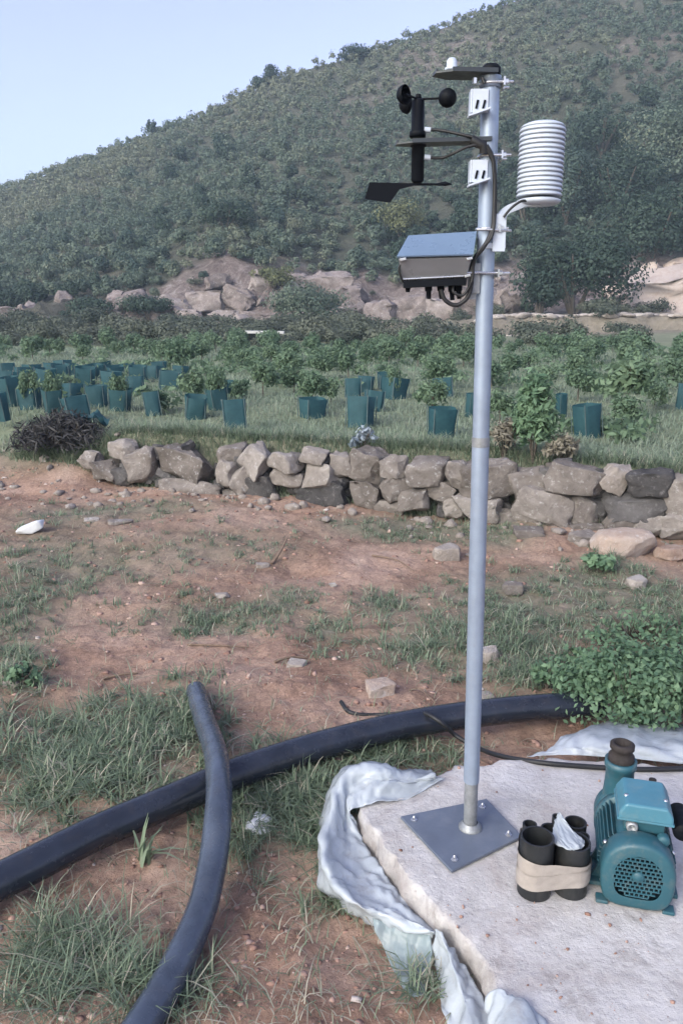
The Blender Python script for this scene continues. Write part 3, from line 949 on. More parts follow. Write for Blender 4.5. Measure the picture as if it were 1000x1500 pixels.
sheet('sheet_spread', [
    [(772, 1110, .12), (830, 1106, .14), (900, 1110, .14), (1000, 1118, .14), (1080, 1122, .14)],
    [(800, 1094, .14), (850, 1088, .17), (915, 1092, .17), (1000, 1096, .16), (1080, 1100, .16)],
    [(830, 1080, .12), (870, 1066, .14), (930, 1068, .13), (1000, 1072, .12), (1080, 1078, .12)],
    [(846, 1074, .02), (885, 1058, .03), (940, 1056, .03), (1000, 1060, .03), (1080, 1066, .02)],
], M['film'], 80, 24, .012, 9, 27, parent=pr)

# ------------------------------------------------------------------ weather station
base = P(688, 1217, SZ)
YP = base[1]
ws = thing('weather_station', 'galvanised weather station pole with wind sensors, louvred shield and grey box on steel base plate', 'weather station', base)
def S(u, v, dy=0.0):
    return PY(u, v, YP + dy)
def pole_at(v):
    return S(688 + (1215 - v) * (30.5 / 1115.0), v)
# base plate
corners = [P(u, v, SZ + 0.004) for u, v in [(586, 1199), (712, 1173), (764, 1228), (661, 1279)]]
mb = MB()
n4 = [(c[0], c[1]) for c in corners]
mb.prism(n4[::-1], 0.009, c=(0, 0, SZ + 0.003))
bp = mb.build('base_plate', M['plate'], ws, bevel=0.002)
for (u, v) in [(706, 1182), (606, 1201), (665, 1259), (744, 1223)]:
    p = P(u, v, SZ + 0.012)
    m_ = MB(); m_.lathe([(0.0, .008), (.006, .008), (.006, .002), (.010, .002), (.010, 0), (0, 0)], p, 6, smooth=False); m_.lathe([(0, .014), (.003, .014), (.003, .004)], p, 8)
    m_.build('bolt', M['steel'], bp)
# pole, sleeve, collar, cap
mb = MB(); mb.lathe([(.034, 0.0), (.034, .004), (.026, .012), (.0215, .018)], base + np.array([0, 0, .012]), 24)
mb.build('weld_ring', M['zinc_dark'], ws)
mb = MB(); mb.tube([pole_at(1216), pole_at(1142)], .0195, 24); mb.build('pole_sleeve', M['zinc_dark'], ws)
mb = MB(); mb.tube([pole_at(1144), pole_at(654)], .0222, 28); mb.build('lower_pole', M['zinc'], ws)
mb = MB(); mb.tube([pole_at(654), pole_at(640)], .0228, 28); mb.tube([pole_at(653.5), pole_at(651.5)], .0232, 28); mb.build('pole_collar', M['zinc_dark'], ws)
mb = MB(); mb.tube([pole_at(652), pole_at(112)], .0212, 28); mb.build('upper_pole', M['zinc'], ws)
t_ = pole_at(112)
mb = MB(); mb.lathe([(0, .03), (.016, .03), (.0225, .024), (.0225, 0), (.0195, 0)], t_ + np.array([0, 0, -.006]), 20); mb.build('pole_cap', M['black'], ws)

def ubolt(v, out=.05, name='u_bolt'):
    c = pole_at(v)
    m_ = MB()
    r = .0245
    for dz in (0,):
        arc = [c + np.array([-r * math.cos(a) * 1.0 if False else r * math.sin(a) * -1, -r * math.cos(a), dz]) for a in np.linspace(0, math.pi, 12)]
        p0 = [c + np.array([out, -r, dz])] + arc + [c + np.array([out, r, dz])]
        m_.tube(p0, .0032, 8)
    m_.box(c + np.array([.026, 0, 0]), (.004, .07, .018))
    for s in (-1, 1):
        m_.lathe([(0, .006), (.0065, .006), (.0065, -.003), (0, -.003)], c + np.array([.030, s * r, 0]), 6, Matrix.Rotation(math.pi / 2, 3, 'Y'), smooth=False)
    return m_.build(name, M['steel'], ws)
for v in (124, 230, 336, 401):
    ubolt(v, .048 if v != 401 else .055)
# channel arms and their brackets
def channel_arm(u0, u1, vtip, vroot, wid, name, tilt=0.0):
    a, b = S(u0, vtip, -.02), S(u1, vroot, 0)
    L = np.linalg.norm(b - a)
    d = Vector(b - a).normalized()
    yv = Vector((0, 1, 0)); zv = d.cross(yv).normalized(); yv = zv.cross(d).normalized()
    Mx = Matrix((d, yv, zv)).transposed()
    m_ = MB()
    w = wid / 2
    m_.prism([(0.0, -w * .45), (.035, -w), (L, -w), (L, w), (.035, w), (0.0, w * .45)], .0035, Mx, a)
    for s in (-1, 1):
        m_.box(Vector(a) + Mx @ Vector((.035 + (L - .035) / 2, s * (w + .0012), .0045)), (L - .035, .0025, .009), Mx)
    m_.box(Vector(a) + Mx @ Vector((.004, 0, .005)), (.004, w * .95, .008), Mx)
    return m_.build(name, M['arm'], ws), Mx, a
armw, AM, A0 = channel_arm(579, 716, 213, 209, .048, 'sensor_arm')
armt, TM, T0 = channel_arm(635, 722, 110, 112, .066, 'light_sensor_arm')
def bracket(u, v0, v1):
    a = S(u, v0, -.024); b = S(u, v1, -.024)
    h = a[2] - b[2]
    m_ = MB()
    m_.box((a[0], a[1], (a[2] + b[2]) / 2), (.036, .004, h), bev=.001)
    m_.box((a[0] - .0205, a[1] + .016, (a[2] + b[2]) / 2), (.004, .034, h), bev=.001)
    m_.box((b[0] - .006, b[1] - .010, b[2] - .002), (.052, .024, .004), Matrix.Rotation(R(-18), 3, 'Y'))
    br = m_.build('arm_bracket', M['white_paint'], ws)
    for s in (-1, 1):
        m_ = MB(); m_.box((a[0] + s * .008, a[1] - .003, (a[2] + b[2]) / 2 - .008), (.005, .004, .018), Matrix.Rotation(R(12), 3, 'Y'))
        m_.build('slot', M['black'], br)
bracket(704, 130, 165)
bracket(703, 234, 267)
# light sensor on the top arm
p = S(661, 104, -.01)
mb = MB(); mb.lathe([(.0, .022), (.008, .020), (.012, .014), (.012, 0), (.016, 0), (.016, -.006), (0, -.006)], p + np.array([0, 0, .006]), 18)
mb.build('light_sensor', M['white_plastic'], ws)
# anemometer (upper) and wind vane (lower)
ca = S(611, 204, -.005)
top_a = S(611, 148, -.005)
mb = MB(); hA = top_a[2] - ca[2]
mb.lathe([(0, hA), (.010, hA), (.0145, hA - .004), (.0150, .014), (.019, .012), (.019, .0), (0, 0)], ca + np.array([0, 0, .004]), 22)
an = mb.build('anemometer', M['black'], ws)
mb = MB(); hub = ca + np.array([0, 0, hA + .004])
mb.lathe([(0, .012), (.006, .010), (.008, 0), (0, -.002)], hub, 12)
mb.build('rotor_hub', M['black'], an)
for az in (-8, 112, 232):
    d = Vector((math.cos(R(az)), math.sin(R(az)), 0))
    L = .067 if az == -8 else .052
    e = Vector(hub) + d * L
    m_ = MB(); m_.tube([Vector(hub), e], .0025, 8); m_.build('cup_arm', M['black'], an)
    tdir = Vector((-d.y, d.x, 0))
    if az == 112: tdir = -tdir
    q = tdir.to_track_quat('Z', 'Y').to_matrix()
    prof = [(.021 * math.sin(a), -.021 * math.cos(a) * 1.05) for a in np.linspace(0.02, math.pi / 2, 8)]
    prof += [(r * .93, z + .0012) for r, z in prof[::-1]]
    m_ = MB(); m_.lathe(prof, e, 18, q); m_.build('cup', M['black'], an)
cb = S(611, 268, -.005)
mb = MB(); hB = ca[2] - cb[2] - .006
mb.lathe([(0, 0), (.010, 0), (.0150, .005), (.0152, hB - .012), (.019, hB - .010), (.019, hB), (0, hB)], cb, 22)
va = mb.build('wind_vane', M['black'], ws)
vt = [(534, 291), (541, 267), (585, 268), (607, 268.5), (607, 271.5), (585, 277), (571, 297)]
mb = MB()
V = [S(u, v, -.012 + (611 - u) * -.0002) for u, v in vt] ; V2 = [p_ + np.array([0, .004, 0]) for p_ in V]
nV = len(V)
mb.add(V + V2, [tuple(range(nV)), tuple(range(nV, 2 * nV))[::-1]] + [(k, (k + 1) % nV, nV + (k + 1) % nV, nV + k) for k in range(nV)][::-1])
mb.build('vane_tail', M['black'], va)
mb = MB(); mb.tube([S(600, 270, -.01), S(640, 270, -.004), S(652, 269, -.002), S(661, 270, 0)], [.003, .0028, .0055, .001], 8); mb.build('vane_pointer', M['black'], va)
for v in (190, 230):
    a, b = S(621, v, -.008), S(630, v + (1 if v < 200 else 1), -.008)
    m_ = MB(); m_.tube([a, b], .0065, 12); m_.build('connector', M['white_plastic'], ws)
# cables
def cable(pts, r=.0035, name='cable', n=60):
    m_ = MB(); m_.tube(spline(pts, n), r, 8); return m_.build(name, M['rubber'], ws)
cable([S(629, 190, -.008), S(645, 191, -.012), S(675, 197, -.03), S(697, 203, -.036), S(711, 214, -.034), S(719, 232, -.033)])
cable([S(629, 231, -.008), S(648, 231, -.012), S(665, 224, -.03), S(685, 215, -.036), S(703, 213, -.037), S(716, 225, -.036), S(722, 240, -.033)])
cable([S(706, 114, -.028), S(709, 122, -.03)], .004)
cable([S(712, 213, -.037), S(721, 232, -.034), S(724, 262, -.032), S(723, 315, -.031), S(720, 338, -.034), S(708, 362, -.038), S(695, 378, -.036), S(690, 396, -.034), S(690, 416, -.03), S(684, 436, -.03), S(668, 447, -.03), S(652, 440, -.03), S(645, 424, -.03)], .0052, n=120)
cable([S(722, 240, -.036), S(725, 300, -.031), S(720, 345, -.038), S(701, 368, -.04), S(693, 388, -.038), S(691, 410, -.036), S(678, 432, -.036), S(664, 428, -.034), S(664, 418, -.03)], .0035, n=100)
mb = MB(); mb.tube([S(690, 205, -.03), S(707, 213, -.034), S(708, 224, -.03)], .011, 12); mb.build('cable_bundle', M['rubber'], ws)
# radiation shield with stacked plates
sb = S(789, 296, .0)
stp = S(794, 181, .0)
Hs = stp[2] - sb[2]
sx = (sb[0] + stp[0]) / 2
rs_ = thing('x', 'x', 'x'); bpy.data.objects.remove(rs_)
mb = MB(); mb.lathe([(0, Hs - .012), (.0485, Hs - .012), (.0485, .012), (0, .012)], (sx, sb[1], sb[2]), 20)
shield = mb.build('radiation_shield', M['white_plastic'], ws)
NPL = 17
stp_z = Hs / NPL
pm = None
for k in range(NPL):
    z = sb[2] + (k + 0.1) * stp_z
    m_ = MB()
    if k == NPL - 1:
        m_.lathe([(0, stp_z * 1.0), (.036, stp_z * 0.95), (.046, stp_z * .55), (.052, 0), (.050, -.001), (.034, stp_z * .5)], (sx, sb[1], z), 32)
    elif k == 0:
        m_.lathe([(.030, stp_z * .75), (.044, stp_z * .55), (.052, 0.002), (.049, -.004), (.040, -.008), (0, -.008)], (sx, sb[1], z), 32)
    else:
        m_.lathe([(.048, stp_z * 1.0), (.0505, stp_z * .75), (.0538, stp_z * .30), (.0538, stp_z * .14), (.0520, stp_z * .02), (.049, stp_z * .0), (.048, stp_z * .05)], (sx, sb[1], z), 32)
    o = m_.build('shield_plate', M['white_plastic'], shield)
# shield arm: bent strap
strap = [S(733, 364, -.006), S(733, 340, -.006), S(734, 318, -.006), S(742, 308, -.006), S(756, 302, -.006), S(769, 297, -.006), S(789, 296, -.006)]
mb = MB()
sp_ = spline(strap, 40)
wv = np.array([0, .012, 0])
V = []
for i, p_ in enumerate(sp_):
    d = sp_[min(i + 1, 39)] - sp_[max(i - 1, 0)]; d /= np.linalg.norm(d)
    nn = np.cross(d, [0, 1, 0]) * .0095
    V += [p_ - wv - nn, p_ + wv - nn, p_ + wv + nn, p_ - wv + nn]
F = []
for i in range(39):
    a = i * 4
    F += [(a + k, a + (k + 1) % 4, a + 4 + (k + 1) % 4, a + 4 + k) for k in range(4)]
F += [(0, 3, 2, 1), (156, 157, 158, 159)]
mb.add(V, F)
mb.box(S(731, 341, -.026), (.030, .004, .085), bev=.001)
mb.box(S(725, 360, -.022), (.045, .004, .012))
mb.build('shield_bracket', M['white_paint'], ws)
mb = MB(); mb.tube(spline([S(772, 294, -.03), S(762, 295, -.034), S(748, 305, -.034), S(737, 318, -.034)], 20), .003, 8); mb.build('sensor_cable', M['rubber'], ws)
# control box: sloped upper face, lower face leaning back, rim, black floor with glands
def bx(u, v, dy):
    return S(u, v, dy)
profL = [(599, 351, .0), (583, 380, -.06), (589, 410, -.03), (589, 414, -.034), (592, 420, -.02), (592, 421, .03), (601, 352, .06)]
profR = [(695, 345, .0), (690, 377, -.06), (684, 405, -.03), (684, 410, -.034), (682, 418, -.02), (682, 419, .03), (696, 347, .06)]
A_ = [bx(*t) for t in profL]; B_ = [bx(*t) for t in profR]
mb = MB(); k_ = len(A_)
mb.add(A_ + B_, [tuple(range(k_))[::-1], tuple(range(k_, 2 * k_))] + [(i, (i + 1) % k_, k_ + (i + 1) % k_, k_ + i) for i in range(k_)])
cbx = mb.build('control_box', M['box_grey'], ws, bevel=.002)
mb = MB()
off = np.array([0, -.006, .004])
V = [A_[0] + off + [-.003, 0, .002], A_[1] + off + [-.004, 0, 0], B_[1] + off + [.003, 0, 0], B_[0] + off + [.003, 0, .002]]
V2 = [p_ + np.array([0, -.002, .003]) for p_ in V]
mb.add(V + V2, [(3, 2, 1, 0), (4, 5, 6, 7)] + [(k, (k + 1) % 4, 4 + (k + 1) % 4, 4 + k) for k in range(4)])
mb.build('lid', M['lid_sky'], cbx)
mb = MB(); mb.box((A_[3] + B_[3]) / 2 + np.array([0, .004, -.004]), (abs(B_[3][0] - A_[3][0]) - .006, .03, .016), Matrix.Rotation(R(-2.8), 3, 'Y')); mb.build('box_floor', M['black'], cbx)
mb = MB(); mb.tube([A_[2] + [0, -.004, .001], B_[2] + [0, -.004, .001]], .0035, 8); mb.build('rim', M['steel'], cbx)
for u, v in ((590, 380), (687, 379), (684, 404)):
    m_ = MB(); m_.box(S(u, v, -.064), (.014, .010, .006), Matrix.Rotation(R(-12), 3, 'Y'), bev=.001); m_.build('latch', M['steel'], cbx)
for u, L in ((597, 6), (627, 16), (645, 16), (661, 18), (671, 16)):
    a = S(u, 418, -.012); b = S(u + (1 if L > 10 else 0), 418 + L + 4, -.012)
    m_ = MB(); m_.tube([a, a + (b - a) * .4, a + (b - a) * .42, b], [.009, .009, .0065, .005], 12); m_.build('cable_gland', M['black'], cbx)
mb = MB(); mb.tube(spline([S(588, 384, -.05), S(584, 393, -.05), S(588, 408, -.045), S(594, 418, -.03)], 20), .0025, 8); mb.build('side_cord', M['rubber'], cbx)
# mounting plate between box and pole
mb = MB(); mb.box(S(691, 412, -.012), (.022, .004, .085)); mb.box(S(697, 408, -.018), (.018, .003, .07)); mb.build('box_mount', M['zinc_dark'], ws)
mb = MB(); mb.tube([S(683, 400, -.04), S(700, 399, -.03), S(742, 400.5, -.024)], .0032, 8); mb.build('clamp_rod', M['steel'], ws)
mb = MB(); mb.tube([S(698, 336, -.027), S(720, 336.5, -.036), S(748, 338, -.024)], .0032, 8); mb.build('clamp_rod', M['steel'], ws)
for (u, v) in ((700, 117),):
    mb = MB(); mb.lathe([(0, .012), (.006, .012), (.006, 0), (0, 0)], S(u - 5, v + 6, -.028), 6, smooth=False); mb.build('arm_bolt', M['steel'], ws)
mb = MB(); mb.lathe([(.025, .012), (.025, -.012), (.0216, -.012), (.0216, .012), (.025, .012)], pole_at(121), 24); mb.build('top_clamp', M['zinc'], ws)

# ------------------------------------------------------------------ bundle of pipe pieces
bc = P(808, 1300, SZ)
pb = thing('pipe_bundle', 'bundle of short black pipe pieces bound with beige tape on the slab', 'pipe bundle', bc)
sc_ = pxm(bc)
def pipe_piece(u, vb, vt_, rpx, mt='pipe_cut', wall=.12, lean=(0, 0)):
    b = P(u, vb, SZ)
    # height that puts the top centre at photo row vt_
    lo, hi = 0.0, 0.5
    for _ in range(40):
        mid = (lo + hi) / 2
        if proj(b[0], b[1], SZ + mid)[1] > vt_: lo = mid
        else: hi = mid
    h = lo
    r = rpx / pxm((b[0], b[1], SZ + h))
    m_ = MB(); m_.pipe([b + [0, 0, .001], b + np.array([lean[0], lean[1], h])], r, r * (1 - wall), 28)
    m_.build('pipe_piece', M[mt], pb)
    return b, h, r
b1, h1, r1 = pipe_piece(781, 1305, 1225, 24.5)
b2, h2, r2 = pipe_piece(834, 1303, 1232, 24)
pipe_piece(837, 1268, 1204, 16, wall=.15)
pipe_piece(801, 1276, 1214, 14.5, wall=.2)
pipe_piece(771, 1274, 1207, 10.5, wall=.2)
pipe_piece(811, 1264, 1196, 8, wall=.25)
pipe_piece(848, 1290, 1224, 9, wall=.2)
# tape band round the lot
hull = []
for c, r in ((b1, r1), (b2, r2), (P(837, 1268, SZ), 16 / sc_), (P(771, 1274, SZ), 11 / sc_)):
    hull += [(c[0] + (r + .003) * math.cos(a), c[1] + (r + .003) * math.sin(a)) for a in np.linspace(0, 2 * math.pi, 40)]
def convex(ps):
    ps = sorted(set((round(float(x), 5), round(float(y), 5)) for x, y in ps))
    def half(q):
        h = []
        for p_ in q:
            while len(h) > 1 and (h[-1][0] - h[-2][0]) * (p_[1] - h[-2][1]) - (h[-1][1] - h[-2][1]) * (p_[0] - h[-2][0]) <= 0:
                h.pop()
            h.append(p_)
        return h
    a, b = half(ps), half(ps[::-1])
    return a[:-1] + b[:-1]
hp = np.array(convex(hull))
ring = []
for a, b in zip(hp, np.roll(hp, -1, 0)):
    k = max(1, int(np.linalg.norm(b - a) / .006))
    ring += [a + (b - a) * i / k for i in range(k)]
ring = np.array(ring); nr_ = len(ring)
cen2 = ring.mean(0)
for layer in range(3):
    z0, z1 = (h1 * .28, h1 * .62) if layer == 0 else ((h1 * .34, h1 * .66) if layer == 1 else (h1 * .25, h1 * .52))
    m_ = MB(); V = []
    rows_ = 9
    for j in range(rows_):
        f = j / (rows_ - 1)
        for i, p_ in enumerate(ring):
            dirv = (p_ - cen2) / np.linalg.norm(p_ - cen2)
            t = (p_[0] - cen2[0]) / .1
            z = SZ + z0 + (z1 - z0) * f + (-.012 * t if layer != 2 else .008 * t) + .003 * float(vn(i * .15, layer * 3 + j * .2, 2))
            o_ = .0012 * layer + .0022 * float(vn(i * .35, f * 7 + layer * 5, 4)) + (0.003 if j in (0, rows_ - 1) else 0) * float(vn(i * .2, j, 6))
            V.append((p_[0] + dirv[0] * o_, p_[1] + dirv[1] * o_, z))
    F = [(j * nr_ + i, j * nr_ + (i + 1) % nr_, (j + 1) * nr_ + (i + 1) % nr_, (j + 1) * nr_ + i) for j in range(rows_ - 1) for i in range(nr_)]
    m_.add(V, F, True)
    m_.build('tape_wrap', M['tape'], pb)
# film stuffed in the front right piece
sh = sheet('film_wad', [
    [(808, 1224, SZ + h2 * .98), (812, 1204, SZ + h2 * 1.02), (816, 1190, SZ + h2 * 1.12), (822, 1200, SZ + h2 * 1.1)],
    [(812, 1236, SZ + h2 * 1.0), (822, 1226, SZ + h2 * 1.03), (832, 1214, SZ + h2 * 1.05), (838, 1216, SZ + h2 * 1.04)],
    [(826, 1244, SZ + h2 * 1.0), (836, 1240, SZ + h2 * 1.03), (846, 1232, SZ + h2 * 1.03), (850, 1228, SZ + h2 * 1.0)],
    [(836, 1246, SZ + h2 * .99), (848, 1244, SZ + h2 * 1.0), (854, 1240, SZ + h2 * .99), (856, 1234, SZ + h2 * .97)],
], M['film'], 40, 24, .004, 60, 33, parent=pb)

# ------------------------------------------------------------------ pump
fc = P(929, 1335, SZ)
pump = thing('water_pump', 'teal electric water pump with round fan grille standing on the slab', 'water pump', fc, R(-15))
# local axes: x right, y receding along the motor, z up
RC, ZC = .090, .098                                     # fan cover radius, shaft height
def ylathe(m_, prof, n=36, c=(0, 0, ZC)):
    return m_.lathe(prof, c, n, Matrix.Rotation(-math.pi / 2, 3, 'X'))   # local z -> +y
def squircle(r, rz, n=48, e=2.6, flat=None):
    e0 = e
    out = []
    for k in range(n):
        a = 2 * math.pi * k / n
        c, s_ = math.cos(a), math.sin(a)
        e = e0 if s_ >= 0 else e0 + 1.9 * abs(s_) ** .5
        x = r * math.copysign(abs(c) ** (2 / e), c); z = rz * math.copysign(abs(s_) ** (2 / e), s_)
        if flat is not None: z = max(z, flat)
        out.append((x, z))
    return out
m_ = MB()
rings_ = [(0.0, .058), (0.0, .080), (.003, .086), (.010, .0895), (.055, .0905), (.062, .088)]
n_ = 48; V = []
for y, r in rings_:
    V += [(x, y, ZC + z) for x, z in squircle(r, r * 1.05, n_, 2.15 if r > .07 else 2.0)]
F = [(j * n_ + k, (j + 1) * n_ + k, (j + 1) * n_ + (k + 1) % n_, j * n_ + (k + 1) % n_) for j in range(len(rings_) - 1) for k in range(n_)]
m_.add(V, F, True)
cover = m_.build('fan_cover', M['teal_paint'], pump, True)
m_ = MB(); ylathe(m_, [(0, .012), (.063, .012), (.063, .001)]); m_.build('grille_recess', M['black'], cover, True)
m_ = MB()
for j in range(-5, 6):
    z = j * .0112
    w = math.sqrt(max(0, .0625 ** 2 - z * z))
    m_.box((0, .002, ZC + z), (2 * w, .003, .0034))
    for i in range(-6, 7):
        x = i * .0112 + (.0056 if j % 2 else 0)
        zc = z + .0056
        if x * x + zc * zc < .059 ** 2:
            m_.box((x, .0025, ZC + zc), (.0034, .0025, .0112))
ylathe(m_, [(0, -.003), (.012, -.002), (.016, .003), (.016, .006)], 18)
m_.build('grille', M['teal_paint'], cover, True)
for a in (35, 145, 215, 325):
    m_ = MB(); m_.lathe([(0, .004), (.005, .003), (.006, 0)], (.1 * math.cos(R(a)), .045, ZC + .1 * math.sin(R(a))), 10, Vector((math.cos(R(a)), 0, math.sin(R(a)))).to_track_quat('Z', 'Y').to_matrix()); m_.build('screw', M['steel'], cover, True)
# motor body with fins
m_ = MB(); ylathe(m_, [(.075, .055), (.080, .06), (.080, .215), (.070, .22)], 36)
for k in range(44):
    a = 2 * math.pi * k / 44
    if math.sin(a) > .80: continue
    m_.box((.087 * math.cos(a), .138, ZC + .087 * math.sin(a)), (.018, .15, .0034), Matrix.Rotation(-a, 3, 'Y'))
m_.build('motor_body', M['teal_paint'], pump, True)
m_ = MB(); ylathe(m_, [(0, .213), (.095, .213), (.098, .218), (.098, .235), (.09, .24), (.06, .245)], 36); m_.build('end_shield', M['teal_paint'], pump, True)
# feet
for sg in (-1, 1):
    m_ = MB()
    m_.box((sg * .085, .13, .008), (.05, .12, .012), bev=.002)
    for yy_ in (.10, .17):
        m_.prism([(sg * .05, .012), (sg * .105, .012), (sg * .085, .06), (sg * .05, .05)][::sg], .008, Matrix.Rotation(math.pi / 2, 3, 'X'), (0, yy_, 0))
    m_.box((sg * .080, .020, .006), (.030, .03, .010), bev=.003)
    m_.build('foot', M['teal_paint'], pump, True)
# terminal box
m_ = MB(); m_.box((.012, .125, ZC + .100), (.10, .10, .04), bev=.006); tb_ = m_.build('terminal_box', M['teal_paint'], pump, True)
m_ = MB()
m_.prism([(-.066, .0), (.066, .0), (.066, .020), (.050, .046), (-.050, .046), (-.066, .020)], .128, Matrix.Rotation(math.pi / 2, 3, 'X'), (.012, .186, ZC + .121))
m_.build('box_lid', M['teal_light'], tb_, True, bevel=.006)
m_ = MB(); m_.box((.012, .125, ZC + .121), (.137, .132, .007), bev=.002); m_.build('lid_rim', M['teal_light'], tb_, True)
m_ = MB(); m_.lathe([(.0, .004), (.007, .004), (.0075, .018), (.0135, .018), (.0150, .010), (.0150, .0)], (-.018, .077, ZC + .098), 16, Matrix.Rotation(math.pi / 2, 3, 'X')); m_.build('cable_gland', M['zinc_dark'], tb_, True)
for x in (-.035, .06):
    m_ = MB(); m_.lathe([(0, .004), (.005, .003), (.006, 0)], (x, .1, ZC + .165), 10); m_.build('screw', M['steel'], tb_, True)
# capacitor on the right
m_ = MB(); m_.lathe([(0, 0), (.022, 0), (.024, .004), (.024, .10), (.020, .106), (0, .106)], (.108, .09, ZC + .085), 20, Matrix.Rotation(-math.pi / 2, 3, 'X')); m_.build('capacitor', M['black'], pump, True)
m_ = MB(); m_.lathe([(0, .02), (.012, .02), (.016, .014), (.016, 0)], (.058, .068, ZC + .078), 14, Matrix.Rotation(math.pi / 2, 3, 'X')); m_.build('knob', M['teal_paint'], pump, True)
# pump casing and outlet
m_ = MB(); ylathe(m_, [(0, .238), (.088, .238), (.096, .246), (.096, .285), (.085, .30), (.05, .305), (.05, .34), (0, .34)], 36)
m_.box((0, .27, .02), (.13, .05, .04), bev=.004); cs = m_.build('pump_casing', M['teal_paint'], pump, True)
m_ = MB(); m_.lathe([(.042, 0), (.039, .05), (.038, .092), (.043, .098), (.043, .118), (.033, .118), (.033, .06)], (-.036, .268, ZC + .05), 28); m_.build('outlet', M['teal_paint'], cs, True)
m_ = MB()
m_.lathe([(.030, 0), (.035, .002), (.035, .022), (.031, .026), (.028, .030), (.028, .040), (.033, .044), (.033, .056), (.027, .060), (.022, .060), (.022, .02)], (-.036, .268, ZC + .160), 24); m_.build('threaded_nipple', M['rust'], cs, True)
m_ = MB(); m_.lathe([(0, .03), (.010, .028), (.010, .012), (.016, .010), (.016, 0)], (.05, .262, ZC + .096), 12); m_.build('priming_plug', M['rust'], cs, True)

# ------------------------------------------------------------------ long pipes and cable
rp = .0525
pts = [(-160, 1372), (-60, 1328), (40, 1280), (150, 1226), (250, 1184), (330, 1150), (420, 1118), (510, 1092), (600, 1070), (690, 1055), (770, 1045), (845, 1039), (880, 1036)]
line = [P(u, v, rp) for u, v in pts]
line = spline(line, 140)
line[:, 2] = rp + 0.010 + 0.02 * np.sin(np.linspace(0, 3.0, len(line)))
mb = MB(); mb.pipe([tuple(p_) for p_ in line], rp, rp * .86, 32)
o = mb.build('drain_pipe', M['hdpe'])
tag(o, 'thick black plastic pipe lying diagonally across the whole yard', 'pipe')
r2_ = .041
zs = [(287, 1012, .055), (298, 1050, .085), (315, 1100, .135), (321, 1150, .163), (319, 1200, .150), (312, 1260, .10), (296, 1330, .065), (266, 1400, .05), (228, 1470, .045), (170, 1560, .045), (110, 1650, .045)]
line2 = spline([P(*t) for t in zs], 90)
mb = MB(); mb.pipe([tuple(p_) for p_ in line2], r2_, r2_ * .84, 28)
o = mb.build('water_pipe', M['hdpe_grey'])
tag(o, 'thinner curved grey black pipe lying over the thick pipe', 'pipe')
czs = [(499, 1028, .03), (510, 1042, .02), (530, 1047, .012), (560, 1047, .014), (600, 1044, .06), (622, 1045, .125), (645, 1058, .12), (668, 1078, .06), (700, 1096, .05), (735, 1108, .10), (790, 1117, .139), (860, 1123, .139), (940, 1127, .139), (1010, 1126, .139), (1100, 1128, .139)]
mb = MB(); cl_ = spline([P(*t) for t in czs], 130); mb.tube([tuple(p_) for p_ in cl_], .0085, 10)
o = mb.build('power_cable', M['rubber'])
tag(o, 'black cable crossing the thick pipe and running along the back of the slab', 'cable')
# white crumpled scrap by the thin pipe
p = on(376, 1212)
sc = MB()
bm = bmesh.new(); bmesh.ops.create_icosphere(bm, subdivisions=3, radius=.038)
for v in bm.verts:
    v.co *= 1 + 0.9 * float(vn(v.co.x * 60, v.co.y * 60 + v.co.z * 45, 7)); v.co.z *= .55; v.co.x *= 1.1
sc._bm(bm, p + np.array([0, 0, .012]))
o = sc.build('plastic_scrap', M['scrap']); tag(o, 'crumpled white scrap in the grass right of the thin pipe', 'scrap')

# sticks on the soil
def stick(pts, r, label):
    m_ = MB(); l = spline([on(u, v) + np.array([0, 0, r * 1.1 + h]) for u, v, h in pts], 24)
    m_.tube([tuple(p_) for p_ in l], [r * (1 - .5 * k / 23) for k in range(24)], 7)
    o = m_.build('stick', M['wood']); tag(o, label, 'stick')
stick([(398, 828, 0), (410, 818, .03), (421, 803, .06)], .011, 'short broken stick poking up beside a pale stone')
stick([(275, 946, .0), (320, 950, .01), (365, 950, .0)], .006, 'thin long twig lying level on bare soil in mid yard')
stick([(152, 996, .0), (180, 993, .01), (203, 988, .0)], .007, 'short twig on bare soil behind the lower left grass')
stick([(600, 1012, .0), (615, 1018, .02), (638, 1031, .0)], .005, 'small bent twig on the soil by the pole')
stick([(545, 815, .0), (580, 826, .02), (606, 838, .0)], .007, 'pale twig on the soil before the wall left of the pole')
stick([(402, 972, .0), (425, 968, .01), (450, 966, .0)], .008, 'dark twig on the soil above a flat pale stone')

# ------------------------------------------------------------------ tree guards
def make_guard(w, h, seed):
    g = np.random.default_rng(seed)
    n, rws = 24, 7
    V = []
    for j in range(rws):
        f = j / (rws - 1)
        for k in range(n):
            a = 2 * math.pi * k / n
            c, s_ = math.cos(a), math.sin(a)
            x = math.copysign(abs(c) ** .45, c); y = math.copysign(abs(s_) ** .45, s_)
            q = 1 + .15 * float(vn(k * .6 + seed * 3, f * 2.5, 1)) + .05 * math.sin(k * 2.1 + seed) * f
            V.append((x * w / 2 * q * (.94 + .08 * f), y * w / 2 * q * (.94 + .08 * f), h * f + .02 * h * float(vn(k * .7, seed, 3)) * f))
    F = [(j * n + k, j * n + (k + 1) % n, (j + 1) * n + (k + 1) % n, (j + 1) * n + k) for j in range(rws - 1) for k in range(n)]
    me = raw_mesh('net_sleeve', V, F, None, True)
    me.materials.append(M['net'])
    st = []
    for sx_, sy_ in ((-1, -1), (1, -1), (1, 1), (-1, 1)):
        m_ = MB(); x, y = sx_ * w * .47, sy_ * w * .47
        m_.tube([(x, y, -.05), (x + g.normal() * .006, y, h * 1.04)], .004, 6)
        s_me = raw_mesh('stake', m_.v, m_.f); s_me.materials.append(M['stake']); st.append(s_me)
    return me, st
